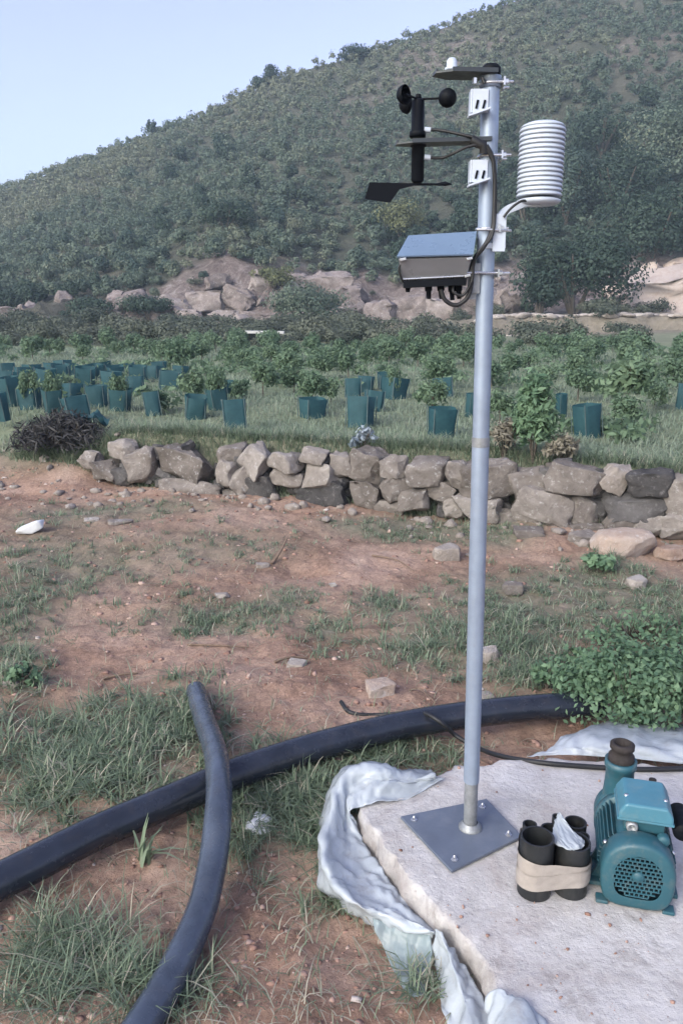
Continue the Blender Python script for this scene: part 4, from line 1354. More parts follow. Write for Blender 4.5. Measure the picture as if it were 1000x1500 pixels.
GM = [make_guard(.20, .30, s) for s in range(5)]
GROUPG = 'teal net tree guards in the field'
# base pixel, width px, height px, label (None for the far rows)
GUARDS = [
    (865, 643, 33, 50, 'teal tree guard behind the wall right of the pole, nearest on that side'),
    (648, 643, 37, 45, 'teal tree guard behind the wall just left of the pole'),
    (344, 632, 34, 46, 'teal tree guard leaning slightly in front of two others left of mid field'),
    (283, 616, 31, 36, 'teal tree guard with a leafy sapling sticking out of its top'),
    (319, 602, 27, 34, 'teal tree guard just behind the leaning one left of mid field'),
    (223, 610, 24, 36, 'teal tree guard with a small sapling at its right side'),
    (173, 603, 28, 34, 'teal tree guard two places right of the one behind the brush heap'),
    (111, 617, 35, 36, 'teal tree guard standing right behind the dead brush heap'),
    (76, 607, 26, 38, 'teal tree guard directly left of the one behind the brush heap'),
    (41, 601, 29, 32, 'square teal tree guard second from the left edge in front row'),
    (528, 628, 36, 46, 'teal tree guard above the silver white plant on the wall'),
    (457, 614, 34, 30, 'low teal tree guard under a bushy young tree in mid field'),
    (4, 616, 16, 42, 'teal tree guard cut by the left edge of the photo, nearest there'),
    (16, 596, 24, 44, 'tall teal tree guard at the left edge behind the front row'),
    (546, 603, 28, 30, 'teal tree guard directly behind the one above the silver plant'),
    (517, 583, 25, 28, 'teal tree guard farthest back in the mid field cluster'),
    (577, 586, 32, 32, 'wide teal tree guard right of the mid field cluster'),
    (652, 582, 28, 28, 'teal tree guard far behind the guard left of the pole'),
    (690, 612, 16, 36, 'teal tree guard half hidden by the pole'),
    (823, 612, 14, 36, 'narrow teal tree guard beyond the one right of the pole'),
    (999, 600, 16, 38, 'teal tree guard at the right edge of the photo'),
]
far = [(245, 572, 30, 28), (196, 580, 26, 28), (103, 588, 24, 26), (140, 597, 28, 32), (160, 570, 24, 26), (121, 566, 26, 28), (62, 566, 24, 26), (88, 562, 24, 26), (32, 566, 24, 28), (6, 572, 22, 28),
       (44, 556, 22, 22), (74, 552, 22, 20), (104, 553, 22, 20), (136, 556, 22, 22), (168, 556, 22, 20), (200, 560, 24, 24), (224, 556, 22, 20), (186, 548, 20, 16), (150, 546, 20, 16),
       (90, 544, 20, 16), (232, 546, 20, 16), (262, 556, 20, 20), (8, 548, 20, 16), (535, 575, 22, 24), (566, 570, 24, 24), (330, 584, 22, 26)]
guard_xy = []
proto = {}
def place_guard(k, u, v, w, h, label, group):
    p = on(u, v, .5)
    s = pxm(p)
    i = k % 5
    if i not in proto:
        e = thing('tree_guard', label, 'tree guard', group=group)
        link('net_sleeve', GM[i][0], None, e)
        for sm_ in GM[i][1]:
            link('stake', sm_, None, e)
        proto[i] = e
    else:
        e = copy_tree(proto[i])
    tag(e, label, 'tree guard', group)
    e.location = p + np.array([0, .5 * w / s, -.01])
    e.scale = (w / s / .20, w / s / .20, h / s / .30)
    e.rotation_euler = (R(rng.uniform(-8, 8)), R(rng.uniform(-8, 8)), rng.uniform(-.7, .7))
    guard_xy.append((p[0], p[1]))
for k, (u, v, w, h, lab) in enumerate(GUARDS):
    place_guard(k, u, v, w, h, lab, GROUPG)
for k, (u, v, w, h) in enumerate(far):
    place_guard(k + 2, u, v, w, h, 'small teal net tree guard among the crowded far rows of the field', 'far tree guards in the field')

# ------------------------------------------------------------------ saplings in the field
def make_sapling(seed, n=900):
    v, f, t = leaves(n, (.33, .33, .36), .040, 11, seed, 1.9, .6, .6, lo=-.5)
    v[:, 2] += .34
    me = raw_mesh('crown', v, f, t); me.materials.append(M['sapling'])
    m_ = MB(); g = np.random.default_rng(seed)
    m_.tube([(0, 0, -.05), (g.normal() * .015, g.normal() * .015, .18), (g.normal() * .02, g.normal() * .02, .42)], [.014, .011, .006], 7)
    for _ in range(5):
        a = g.uniform(0, 6.28)
        m_.tube([(0, 0, .2 + g.uniform(0, .12)), (math.cos(a) * .14, math.sin(a) * .14, .42 + g.uniform(-.05, .12))], [.006, .003], 5)
    tm = raw_mesh('trunk', m_.v, m_.f); tm.materials.append(M['bark'])
    return me, tm
SM = [make_sapling(40 + k) for k in range(6)]
sproto = {}
def place_sapling(k, p, h, label, group, w=1.0):
    i = k % 6
    if i not in sproto:
        e = thing('young_tree', label, 'young tree', group=group)
        link('crown', SM[i][0], None, e); link('trunk', SM[i][1], None, e)
        sproto[i] = e
    else:
        e = copy_tree(sproto[i])
    tag(e, label, 'young tree', group)
    e.location = p
    e.scale = (h / .7 * w, h / .7 * w, h / .7)
    e.rotation_euler = (0, 0, rng.uniform(0, 6.28))
SAPS = [
    (283, 590, 56, 'sapling sticking out of the teal guard left of mid field'),
    (232, 604, 40, 'small leafy sapling at the right side of a teal guard left of mid field'),
    (385, 580, 60, 'round young tree left of mid field between two guards'),
    (458, 600, 62, 'bushy young tree above the low teal guard'),
    (430, 578, 48, 'young tree behind the bushy one above the low guard'),
    (352, 585, 36, 'low sapling between the leaning guard and the round tree'),
    (484, 590, 40, 'small young tree between the low guard and the mid field cluster'),
    (633, 606, 60, 'thin leafy young tree left of the guard by the pole'),
    (730, 622, 56, 'young tree just right of the pole'),
    (745, 560, 50, 'young tree far back just right of the pole'),
    (846, 588, 58, 'round young tree beyond the guard right of the pole'),
    (911, 625, 56, 'young tree right of the nearest right guard'),
    (915, 568, 52, 'broad young tree in the right part of the field'),
    (958, 598, 46, 'young tree near the right edge before the pale stones'),
    (985, 565, 50, 'young tree far back at the right edge of the field'),
    (800, 575, 44, 'young tree between the pole and the round tree'),
]
k = 0
taken = []
for (u, v, hp_, lab) in SAPS:
    p = on(u, v, .5)
    place_sapling(k, p, hp_ / pxm(p), lab, 'young trees in the field'); k += 1
    taken.append((p[0], p[1]))
for gi in (4, 6, 8, 9, 16):
    x_, y_ = guard_xy[gi]
    place_sapling(k, (x_, y_ + .1, float(gz(x_, y_ + .1))), .50 + .02 * (gi % 5), 'sapling whose leafy top shows over the rim of its teal tree guard', 'saplings inside tree guards', .55); k += 1
g2 = np.random.default_rng(11)
cnt = 0
for row in range(11):
    yr = 9.2 + row * 1.55
    for c in np.arange(-14, 15, 1.08):
        x, y = c + g2.normal() * .18 + (row % 2) * .5, yr - .12 * c + g2.normal() * .2
        if y > YF - .3: continue
        z = float(gz(x, y)); u, v = proj(x, y, z)
        if not (-330 < u < 1250): continue
        if u < 260 and (row < 6 or g2.random() < .2): continue
        if u < 340 and row < 4: continue
        if g2.random() < .10: continue
        if min((x - a) ** 2 + (y - b) ** 2 for a, b in taken + guard_xy) < .30: continue
        place_sapling(k, (x, y, z), g2.uniform(.42, .82), 'bushy green young tree in the planted rows behind the tree guards', 'rows of young trees'); k += 1; cnt += 1
print('rows of young trees', cnt)

# ------------------------------------------------------------------ shrubs
def shrub_mesh(name, seed, mt, n=230, rad=(.62, .62, .62), size=.15, lobes=8, trunk=False, **kw):
    v, f, t = leaves(n, rad, size, lobes, seed, 1.5, .8, .4, **kw)
    v[:, 2] += rad[2] * .72
    me = raw_mesh(name, v, f, t)
    me.materials.append(mt)
    return me
SH = [shrub_mesh('foliage', 70 + k, M['shrub'], 800, size=.085, lobes=11) for k in range(6)]
SHD = [shrub_mesh('foliage', 80 + k, M['shrub_dark'], 800, size=.085, lobes=11) for k in range(3)]
SHS = [shrub_mesh('foliage', 90 + k, M['scrub'], 700, (.75, .75, .5), .065, lobes=11) for k in range(5)]
def put(me, p, s, label, cat, group=None, name='shrub', sz=1.0):
    o = link(name, me)
    o.location = p
    o.scale = (s, s, s * sz)
    o.rotation_euler = (0, 0, rng.uniform(0, 6.28))
    return tag(o, label, cat, group)

def big_bush(name, u, v, wpx, hpx, y, mt, label, seed, n=1500, leaf=.11, cat='bush', lobes=14):
    """a bush standing at distance y under photo pixel (u, v)"""
    b = PY(u, v, y)
    b[2] = min(b[2], float(gz(b[0], b[1])))
    s = FPX / (y * CP + (CAM_H - b[2]) * SP)
    w, h = wpx / s, hpx / s
    root = thing(name, label, cat, b)
    vv, f, t = leaves(int(n * 3.4), (w * .62, w * .5, h * .58), leaf * .46, lobes, seed, 1.6, .75, .5, lo=-.6)
    vv[:, 2] += h * .5
    link('foliage', raw_mesh('foliage', vv, f, t), mt, root)
    m_ = MB(); g = np.random.default_rng(seed)
    for _ in range(5):
        a = g.uniform(0, 6.28); rr = w * .28
        m_.tube([(0, 0, -.1), (math.cos(a) * rr * .4, math.sin(a) * rr * .4, h * .3), (math.cos(a) * rr, math.sin(a) * rr, h * .68)], [.06 * h / 2, .04 * h / 2, .015 * h / 2], 6)
    m_.build('stem', M['bark'], root, True)
    return root
big_bush('bush', 838, 468, 150, 130, 42.5, M['shrub_dark'], 'large dark green bush on the bank right of the pole', 201, 3200, .26, lobes=22)
big_bush('bush', 790, 470, 60, 95, 43.5, M['shrub_dark'], 'dark bush close behind the pole, left of the largest dark bush', 202, 1200, .26)
big_bush('bush', 950, 395, 150, 110, 52, M['shrub_dark'], 'dark spreading bush above the pale rock cut at right', 203, 2200, .28, lobes=20)
big_bush('bush', 900, 330, 120, 110, 60, M['shrub_dark'], 'dark tree-like bush high right above the rock cut', 204, 1800, .30, lobes=18)
big_bush('bush', 830, 310, 90, 110, 60, M['shrub'], 'olive green bush behind the louvred shield', 205, 1500, .30, lobes=16)
big_bush('bush', 965, 300, 110, 130, 64, M['shrub'], 'tall olive bush at the upper right edge', 206, 1800, .32, lobes=18)
big_bush('bush', 770, 300, 70, 80, 60, M['shrub_dark'], 'dark bush on the slope between the shield and the pole', 221, 900, .30, lobes=14)
big_bush('bush', 880, 230, 90, 70, 70, M['shrub_dark'], 'dark bush on the slope level with the top of the shield', 222, 900, .34, lobes=14)
big_bush('bush', 990, 225, 80, 80, 72, M['shrub_dark'], 'dark bush at the right edge high on the slope', 223, 900, .34, lobes=14)
big_bush('bush', 1000, 350, 90, 90, 56, M['shrub_dark'], 'dark bush at the right edge above the cream rock face', 224, 900, .30, lobes=14)
big_bush('bush', 690, 330, 70, 60, 57, M['shrub_dark'], 'dark bush on the slope behind the pole above the grey box', 225, 800, .28, lobes=14)
big_bush('bush', 330, 330, 80, 50, 58, M['shrub_dark'], 'wide dark bush on the slope above the bare bank', 226, 800, .28, lobes=14)
big_bush('bush', 452, 468, 105, 60, 44, M['shrub'], 'low green bush in front of the exposed bank left of the box', 207, 1800, .2, lobes=18)
big_bush('bush', 400, 405, 62, 34, 49, M['shrub_lime'], 'yellow green shrub on top of the exposed bank', 208, 700, .2)
big_bush('bush', 590, 320, 80, 62, 60, M['shrub_lime'], 'light green bush below the wind vane', 209, 1000, .26)
big_bush('bush', 220, 445, 80, 40, 47, M['shrub_dark'], 'dark low bush at the left end of the exposed bank', 210, 1000, .2)
big_bush('bush', 130, 455, 70, 36, 47, M['shrub_dark'], 'dark rounded bush at far left on the bank', 211, 1000, .2)
big_bush('bush', 600, 506, 90, 32, 30, M['drybush'], 'brown dry bush behind the young trees left of the pole', 212, 1000, .12)
big_bush('bush', 905, 480, 90, 22, 42, M['drybush'], 'low dry bush before the pale rock cut at right', 213, 600, .16)
big_bush('bush', 395, 108, 24, 28, 113, M['shrub_dark'], 'tallest small tree standing on the skyline', 214, 260, .42)
big_bush('bush', 380, 112, 26, 22, 113, M['shrub_dark'], 'small dark tree on the skyline left of the tallest', 215, 260, .42)
big_bush('bush', 223, 190, 14, 24, 113, M['shrub_dark'], 'thin lone tree on the left part of the skyline', 216, 160, .40)
big_bush('bush', 522, 82, 60, 20, 113, M['shrub_dark'], 'wide dark thicket on the skyline left of the wind cups', 217, 400, .42)

gs = np.random.default_rng(21)
cand = []
tries = 0
cell = {}
while len(cand) < 6600 and tries < 120000:
    tries += 1
    y = 52.0 + (118 - 52.0) * gs.random() ** 0.9
    t = gs.uniform(-.76, .72)
    x = t * y
    s = gs.uniform(.55, 1.25) * (1 + .6 * gs.random() ** 4)
    dens = 1.0 - .55 * float(sst(.02, .22, fbm(x * .10, y * .10, 4, 71))) * float(sst(72, 95, y)) * float(sst(-.1, .12, t))
    if gs.random() > dens: continue
    key = (int(x / .92), int(y / 1.0))
    if cell.get(key, 0) >= 1: continue
    cell[key] = 1
    cand.append((x, y, s))
cand.sort(key=lambda c: c[1] / c[2])
inview = []
for (x, y, s) in cand:
    z = float(gz(x, y))
    inview.append((x, y, z, s))
nind = 0
rest = []
for (x, y, z, s) in inview:
    u, v = proj(x, y, z)
    if nind < 230 and -20 < u < 1020 and gs.random() < .8:
        mk_ = float(fbm(x * .09, y * .09, 4, 131)) + .25 * float(sst(.05, .4, x / y)) + gs.normal() * .12
        dark = mk_ > .22
        put(SHD[nind % 3] if dark else SH[nind % 6], (x, y, z - .1), s, ('dark' if dark else 'grey') + ' green rounded shrub in the thicket on the lower hillside', 'shrub',
            'dark shrubs on the lower hillside' if dark else 'grey green shrubs on the lower hillside', sz=gs.uniform(.8, 1.3))
        nind += 1
    else:
        rest.append((x, y, z, s))
parts = []
for j, (x, y, z, s) in enumerate(rest):
    n = int(np.clip(170 * (60 / y), 80, 150))
    g = np.random.default_rng(5000 + j)
    v, f, t = leaves(n, (.62 * s, .62 * s, .62 * s * g.uniform(.75, 1.35)), (.135 * (y / 75) ** .7), 7, 6000 + j % 40, 1.4, .8, .4)
    a = g.uniform(0, 6.28); ca_, sa_ = math.cos(a), math.sin(a)
    v = np.stack([v[:, 0] * ca_ - v[:, 1] * sa_ + x, v[:, 0] * sa_ + v[:, 1] * ca_ + y, v[:, 2] + z + .40 * s], 1)
    big = float(fbm(x * .09, y * .09, 4, 131)) + .25 * float(sst(.05, .4, x / y)) - .35 * float(sst(75, 105, y))
    t = np.clip(t * .40 + .42 * g.random() + .22 - .75 * big, 0, 1)
    parts.append((v, f, t))
v, f, t = join(parts)
o = link('hill_shrubs', raw_mesh('hill_shrubs', v, f, t), M['shrub'], kind='stuff')
tag(o, 'grey green scrub thicket covering the upper hillside', 'shrubs', kind='stuff')
print('hill shrubs', len(rest), len(f))

# low scrub between the field and the bank
ns = 0
for _ in range(1600):
    y = gs.uniform(26.5, 46); t = gs.uniform(-.56, .5); x = t * y
    if ns >= 290: break
    if t > .12 and 29 < y < 40 and gs.random() < .9: continue
    if y > 41 and t > -.3 and gs.random() < .85: continue
    z = float(gz(x, y))
    s = gs.uniform(.6, 1.35)
    put(SHS[ns % 5], (x, y, z - .08), s, 'dusty low scrub bush on the rough strip below the bank', 'bush', 'scrub bushes below the bank', 'scrub_bush', gs.uniform(.6, 1.1)); ns += 1

# rocks on the bank
bk = 0
BR = [
    (480, 380, 80, 40, 50.5, 'bank_rock', 'pale rock face at the top of the bank left of the grey box'),
    (510, 402, 60, 30, 49.5, 'bank_rock', None), (600, 455, 66, 50, 46.5, 'bank_rock', 'pale rock face directly under the grey box'),
    (645, 462, 66, 46, 46, 'bank_rock', 'pale broken rock face between the grey box and the pole'), (556, 462, 56, 40, 46, 'bank_rock', 'rock face left of the one under the grey box'),
    (330, 468, 60, 24, 46.5, 'bank_rock', 'lowest pale ledge in the middle of the bank'), (385, 415, 40, 30, 49.5, 'bank_rock', 'pale rock below the yellow green shrub'), (300, 435, 60, 36, 48.5, 'bank_rock', None), (350, 440, 52, 36, 48, 'bank_rock', None),
    (250, 450, 56, 30, 48, 'bank_rock', None), (415, 455, 50, 44, 47.5, 'bank_rock', None), (525, 450, 46, 32, 46.5, 'bank_rock', None), (690, 450, 60, 50, 45.5, 'bank_rock', None), (742, 445, 46, 50, 46, 'bank_rock', None),
    (975, 452, 185, 120, 47.5, 'stone_pink', 'large cream and orange rock face cut into the hill at the right edge'), (905, 470, 50, 26, 44.5, 'stone_pink', 'low cream rock at the left end of the right cut'),
    (985, 480, 90, 24, 43.5, 'bank_rock', 'low grey ledge below the large cream rock face'), (190, 440, 60, 24, 48.5, 'bank_rock', None), (830, 512, 70, 34, 32, 'bank_rock', 'bluish grey rock in the terrace edge far right of the pole'), (730, 505, 46, 30, 33, 'stone_pale', 'pale rock in the terrace edge just right of the pole'),
    (275, 462, 50, 22, 47, 'bank_rock', None), (440, 395, 40, 24, 50.5, 'bank_rock', None), (375, 470, 50, 20, 46.5, 'bank_rock', None), (470, 418, 40, 26, 49, 'bank_rock', None), (500, 468, 40, 24, 46, 'bank_rock', None), (320, 410, 40, 22, 50, 'bank_rock', None),
]
for (u, v, w, h, y, mk, lab) in BR:
    p = PY(u, v, y)
    p[2] = min(p[2], float(gz(p[0], p[1])) + .5)
    s = FPX / (y * CP + (CAM_H - p[2]) * SP)
    add_stone('rock_outcrop', p, (w / s * 1.1, w / s * .7, h / s * 1.15), 700 + bk, M[mk], lab or 'greyish rock jutting from the earth of the cut bank', 'rock', group='rock faces in the cut bank',
              rot=(rng.uniform(-.3, .3), rng.uniform(-.3, .3), rng.uniform(-.5, .5)), rough=.22 if w < 150 else .30, extra=16, bev=.04, lo=.3)
    bk += 1
for k2 in range(70):
    t_ = gs.uniform(-.42, .47); y = gs.uniform(45.0, 51.5); x = t_ * y
    w_ = gs.uniform(.35, 1.2) * (1 + .5 * gs.random() ** 3)
    add_stone('bank_stone', (x, y, float(gz(x, y)) + .05), (w_ * 1.3, w_, w_ * .8), 900 + k2, M['stone_pink'] if t_ > .36 else M['bank_rock'], 'angular stone half buried in the earth of the cut bank', 'rock', group='half buried stones in the cut bank',
              rot=(gs.uniform(-.6, .6), gs.uniform(-.6, .6), gs.uniform(0, 3)), rough=.16, extra=12, bev=.04, lo=.3)
for k2 in range(46):
    t_ = gs.uniform(-.36, .46); y = gs.uniform(45.5, 52); x = t_ * y
    put(SH[k2 % 6] if gs.random() < .6 else SHS[k2 % 5], (x, y, float(gz(x, y)) - .1), gs.uniform(.35, .8), 'small shrub clinging to the bare earth of the cut bank', 'shrub', 'small shrubs on the cut bank')
# pale edging stones of the track at right
for k in range(26):
    f = k / 25
    u, v = 700 + 320 * f, 482 + 16 * f + rng.uniform(-3, 3)
    p = PY(u, v, 37.0); tq = p[0] / p[1]; yq = 36.5 + 2.0 * float(fbm(tq * 12, 7.0, 3, 17)) + rng.uniform(0, .5); p = np.array([tq * yq, yq, 0.0]); p[2] = float(gz(p[0], p[1])) + .06
    s = rng.uniform(.2, .5)
    add_stone('edging_stone', p, (s * 1.8, s, s * .6), 760 + k, M['stone_pale'], 'pale stone in the broken row along the terrace edge right of the pole', 'stone', group='stones along the terrace edge', rot=(0, 0, rng.uniform(-.4, .4)), sub=2)

# pale concrete beam at the far edge of the field
p = PY(382, 508, 27.5); p[2] = float(gz(p[0], p[1])) + .42
bmn = thing('concrete_trough', 'long pale concrete trough at the far edge of the field', 'trough', (p[0], p[1], p[2] - .42))
m_ = MB(); m_.box((0, 0, .46), (1.62, .35, .09), Matrix.Rotation(R(.8), 3, 'Y'), bev=.01); m_.build('beam', M['concrete_far'], bmn, True)
for sx_ in (-.65, .65):
    m_ = MB(); m_.box((sx_, 0, .18), (.14, .28, .46)); m_.build('support', M['bank_rock'], bmn, True)

# ------------------------------------------------------------------ plants near the wall and in the yard
def plant(name, u, v, wpx, hpx, mt, label, seed, n, leaf, cat='plant', z0=0.0, lobes=10, stems=14, aspect=1.8, outward=.55):
    b = on(u, v, z0)
    if z0 > .25:
        d_ = ray(u, v); t_w = (WA + .30) / (d_[1] - WB * d_[0])
        b = np.array([0, 0, CAM_H]) + d_ * t_w
        b[2] = float(gz(b[0], b[1]))
    s = pxm(b)
    w, h = wpx / s, hpx / s
    root = thing(name, label, cat, b)
    vv, f, t = leaves(n, (w * .62, w * .5, h * .60), leaf, lobes, seed, aspect, outward, .75, lo=-.5)
    vv[:, 2] += h * .5
    link('foliage', raw_mesh('foliage', vv, f, t), mt, root)
    m_ = MB(); g = np.random.default_rng(seed)
    for _ in range(stems):
        a = g.uniform(0, 6.28); rr = w * .45 * g.random() ** .5
        m_.tube([(0, 0, -.02), (math.cos(a) * rr * .5, math.sin(a) * rr * .5, h * .45), (math.cos(a) * rr, math.sin(a) * rr, h * g.uniform(.6, .95))], [.004, .003, .0015], 5)
    m_.build('stem', M['bark'], root, True)
    return root
plant('leafy_weed', 925, 1066, 190, 130, M['weed'], 'dense leafy green weed overgrowing the end of the thick pipe', 301, 8500, .0145, lobes=38, stems=40)
plant('leafy_weed', 845, 1030, 80, 60, M['weed'], 'smaller weed on the left flank of the dense leafy weed', 302, 2200, .014, lobes=12)
plant('leafy_weed', 990, 1052, 110, 110, M['weed'], 'leafy weed at the right edge behind the slab', 307, 4200, .0145, lobes=18)
for k2, (u, v) in enumerate([(850, 975), (885, 950), (920, 935), (960, 945), (995, 930), (825, 990), (800, 1008), (985, 965)]):
    pp_ = plant('loose_weed', u, v, 56 + 16 * (k2 % 3), 26 + 8 * (k2 % 4), M['weed'], 'loose low weed in the grass behind the dense leafy weed', 330 + k2, 150, .018, lobes=14, stems=16)
    pp_['group'] = 'loose weeds behind the leafy weed'
plant('tall_weed', 778, 700, 58, 118, M['weed'], 'tall green weed growing over the wall right of the pole', 303, 2600, .026, z0=.3, lobes=18, aspect=2.8)
plant('dry_weed', 822, 684, 52, 48, M['drybush'], 'brown dry weed on the wall beside the tall green weed', 304, 600, .02, z0=.4, aspect=3.0)
plant('dry_weed', 735, 690, 60, 56, M['drybush'], 'greyish dry weed on the wall between the pole and the green weed', 305, 450, .02, z0=.4, aspect=3.0)
plant('silver_plant', 530, 662, 36, 34, M['silver'], 'small silvery plant with white tips on top of the wall', 306, 220, .03, z0=.4)
plant('brush_heap', 92, 672, 130, 52, M['dead'], 'blackish heap of dead brush at the left end of the wall', 308, 3600, .016, 'brush heap', z0=.3, lobes=22, aspect=8.0, outward=.35, stems=40)
plant('round_tuft', 34, 1004, 46, 34, M['weed'], 'small round grey green tuft at the left edge of the yard', 309, 400, .016, lobes=9)
plant('green_tuft', 880, 838, 44, 26, M['weed'], 'low bright green tuft left below the boulder', 310, 350, .03)
# fallen net on the brush heap
b = on(130, 624, .5)
m_ = MB(); bm = bmesh.new(); bmesh.ops.create_grid(bm, x_segments=26, y_segments=14, size=.5)
for v in bm.verts:
    v.co.x *= .46; v.co.y *= .26
    v.co.z = .07 + .16 * float(fbm(v.co.x * 9, v.co.y * 9, 3, 55)) - .25 * abs(v.co.x)
m_._bm(bm, b + np.array([0, -.1, .06]), None, True)
o = m_.build('fallen_net', M['net']); tag(o, 'crumpled dark teal net draped over the dead brush heap', 'net')

# ------------------------------------------------------------------ grass
gg = np.random.default_rng(31)
pos, ln, az, le, wd, ti = [], [], [], [], [], []
for (pu, pv, su, sv, ntuft, L, upr) in PATCH:
    for _ in range(int(ntuft * 0.72)):
        u, v = pu + su * gg.normal(), pv + sv * gg.normal()
        if v < 640 or v > 1640: continue
        p = P(u, v, 0)
        if p[1] > WA + WB * p[0] - .05 or p[1] < .6: continue
        nb = int(gg.integers(9, 22))
        tone = gg.random()
        tl = L * gg.uniform(.55, 1.25)
        near_ = 1.0 if p[1] < 3 else 1.25
        for _b in range(nb):
            r = gg.normal(size=2) * .016 * near_
            pos.append((p[0] + r[0], p[1] + r[1]))
            ln.append(tl * gg.uniform(.5, 1.25)); az.append(gg.uniform(0, 6.28)); le.append(np.clip(gg.normal(1.12 - upr, .28), .05, 1.2) if gg.random() > .22 else 1.25)
            wd.append(gg.uniform(.0022, .0048) * (1.0 if p[1] < 2.2 else 1.5)); ti.append(np.clip(.45 * tone + .4 * gg.random() + (.45 if gg.random() < .17 else 0), 0, 1))
# scattered single blades everywhere in the yard
for _ in range(5200):
    u, v = gg.uniform(-40, 1040), 690 + 900 * gg.random() ** 1.1
    p = P(u, v, 0)
    if p[1] > WA + WB * p[0] - .05 or p[1] < .6: continue
    pos.append((p[0], p[1])); ln.append(gg.uniform(.015, .06)); az.append(gg.uniform(0, 6.28)); le.append(gg.uniform(.2, 1.1)); wd.append(.003); ti.append(gg.uniform(.2, 1))
pos = np.array(pos)
# none inside the slab
from mathutils.geometry import intersect_point_line
def inside(pts_, poly_):
    x, y = pts_[:, 0], pts_[:, 1]; r = np.zeros(len(pts_), bool)
    for (x1, y1), (x2, y2) in zip(poly_, np.roll(poly_, -1, 0)):
        c = ((y1 > y) != (y2 > y)) & (x < (x2 - x1) * (y - y1) / (y2 - y1 + 1e-12) + x1)
        r ^= c
    return r
keep = ~inside(pos, poly)
pos = pos[keep]; ln, az, le, wd, ti = [np.array(a)[keep] for a in (ln, az, le, wd, ti)]
pz = np.column_stack([pos, gz(pos[:, 0], pos[:, 1]) - .004])
v, f, t = blades(pz, ln, az, le, wd, ti)
o = link('grass', raw_mesh('grass', v, f, t), M['grass'], kind='stuff')
tag(o, 'patchy green grass growing on the red soil of the yard', 'grass', kind='stuff')
print('blades', len(pos))
# broad-bladed tuft under the thick pipe
b = on(212, 1264)
n = 16
v, f, t = blades(np.column_stack([gg.normal(size=(n, 2)) * .012, np.zeros(n)]), gg.uniform(.07, .17, n), gg.uniform(-1.2, 2.4, n), gg.uniform(.15, .9, n), gg.uniform(.010, .015, n), gg.uniform(.45, .75, n))
o = link('grass_tuft', raw_mesh('grass_tuft', v, f, t), M['grass']); o.location = b
tag(o, 'broad-bladed green tuft just below the thick pipe at left', 'grass tuft')

# low leafy growth between the saplings
gw = np.random.default_rng(51)
parts = []
for j in range(700):
    y = 7.0 + 19 * gw.random() ** 1.2; t_ = gw.uniform(-.66, .6); x = t_ * y
    if (y - WA - WB * x) * WC < .4: continue
    if float(fbm(x * .5, y * .5, 3, 151)) < (-.05 if y > 11 else .12): continue
    r_ = gw.uniform(.10, .26) * (1 + .02 * y)
    v, f, t = leaves(46, (r_ * 1.4, r_ * 1.4, r_ * .75), .035 + .0012 * y, 6, 8000 + j % 30, 1.8, .5, .7, lo=-.3)
    a = gw.uniform(0, 6.28)
    v = np.stack([v[:, 0] * math.cos(a) - v[:, 1] * math.sin(a) + x, v[:, 0] * math.sin(a) + v[:, 1] * math.cos(a) + y, v[:, 2] + float(gz(x, y)) + r_ * .3], 1)
    ug, vg = proj(x, y, .5)
    if any(abs(ug - g_[0]) < 30 and g_[1] - 12 < vg < g_[1] + 40 for g_ in GUARDS): continue
    parts.append((v, f, np.clip(t * .6 + .4 * gw.random(), 0, 1)))
v, f, t = join(parts)
o = link('field_weeds', raw_mesh('field_weeds', v, f, t), M['sapling'], kind='stuff')
tag(o, 'low leafy weeds growing between the young trees', 'weeds', kind='stuff')
# broken stone and gravel along the foot of the wall
N3 = 300
x3 = np.where(gw.random(N3) < .45, gw.uniform(-4.4, -1.8, N3), gw.uniform(-1.8, 3.4, N3)); d3 = -np.abs(gw.normal(size=N3)) * .26 - .02 + np.where(x3 < -2.0, gw.uniform(-.5, .6, N3), 0)
y3 = WA + WB * x3 + d3 / WC
s3 = .010 + .050 * gw.random(N3) ** 3.5
ico = bmesh.new(); bmesh.ops.create_icosphere(ico, subdivisions=2, radius=1.0)
iv2 = np.array([q_.co[:] for q_ in ico.verts]); if2 = np.array([[q_.index for q_ in fc_.verts] for fc_ in ico.faces]); ico.free()
v3 = gw.uniform(.72, 1.2, (N3, len(iv2), 1)) * iv2[None] * gw.uniform(.55, 1.4, (N3, 1, 3)) * s3[:, None, None]
v3[..., 2] *= .7
v3 += np.column_stack([x3, y3, gz(x3, y3) + s3 * .2])[:, None, :]
o = link('rubble', raw_mesh('rubble', v3.reshape(-1, 3), (if2[None] + (np.arange(N3) * len(iv2))[:, None, None]).reshape(-1, 3)), M['stone_pale'], kind='stuff')
tag(o, 'broken pale stone chips along the foot of the wall', 'rubble', kind='stuff')
# grass on the field
pos, ln, wd, ti = [], [], [], []
for _ in range(20000):
    y = 6.2 + 20 * gg.random() ** 1.5; t_ = gg.uniform(-.68, .62); x = t_ * y
    if (y - WA - WB * x) * WC < .12: continue
    tone = gg.random()
    for _b in range(4):
        pos.append((x + gg.normal() * .04, y + gg.normal() * .04)); ln.append(gg.uniform(.03, .10) * (1 + .03 * y)); wd.append(.006 * (1 + .06 * y)); ti.append(np.clip(.5 * tone + .45 * gg.random(), 0, 1))
pos = np.array(pos); n = len(pos)
pz = np.column_stack([pos, gz(pos[:, 0], pos[:, 1]) - .005])
v, f, t = blades(pz, np.array(ln), gg.uniform(0, 6.28, n), gg.uniform(.2, 1.0, n), np.array(wd), np.array(ti))
o = link('field_grass', raw_mesh('field_grass', v, f, t), M['field_grass'], kind='stuff')
tag(o, 'thin grass between the young trees behind the wall', 'grass', kind='stuff')
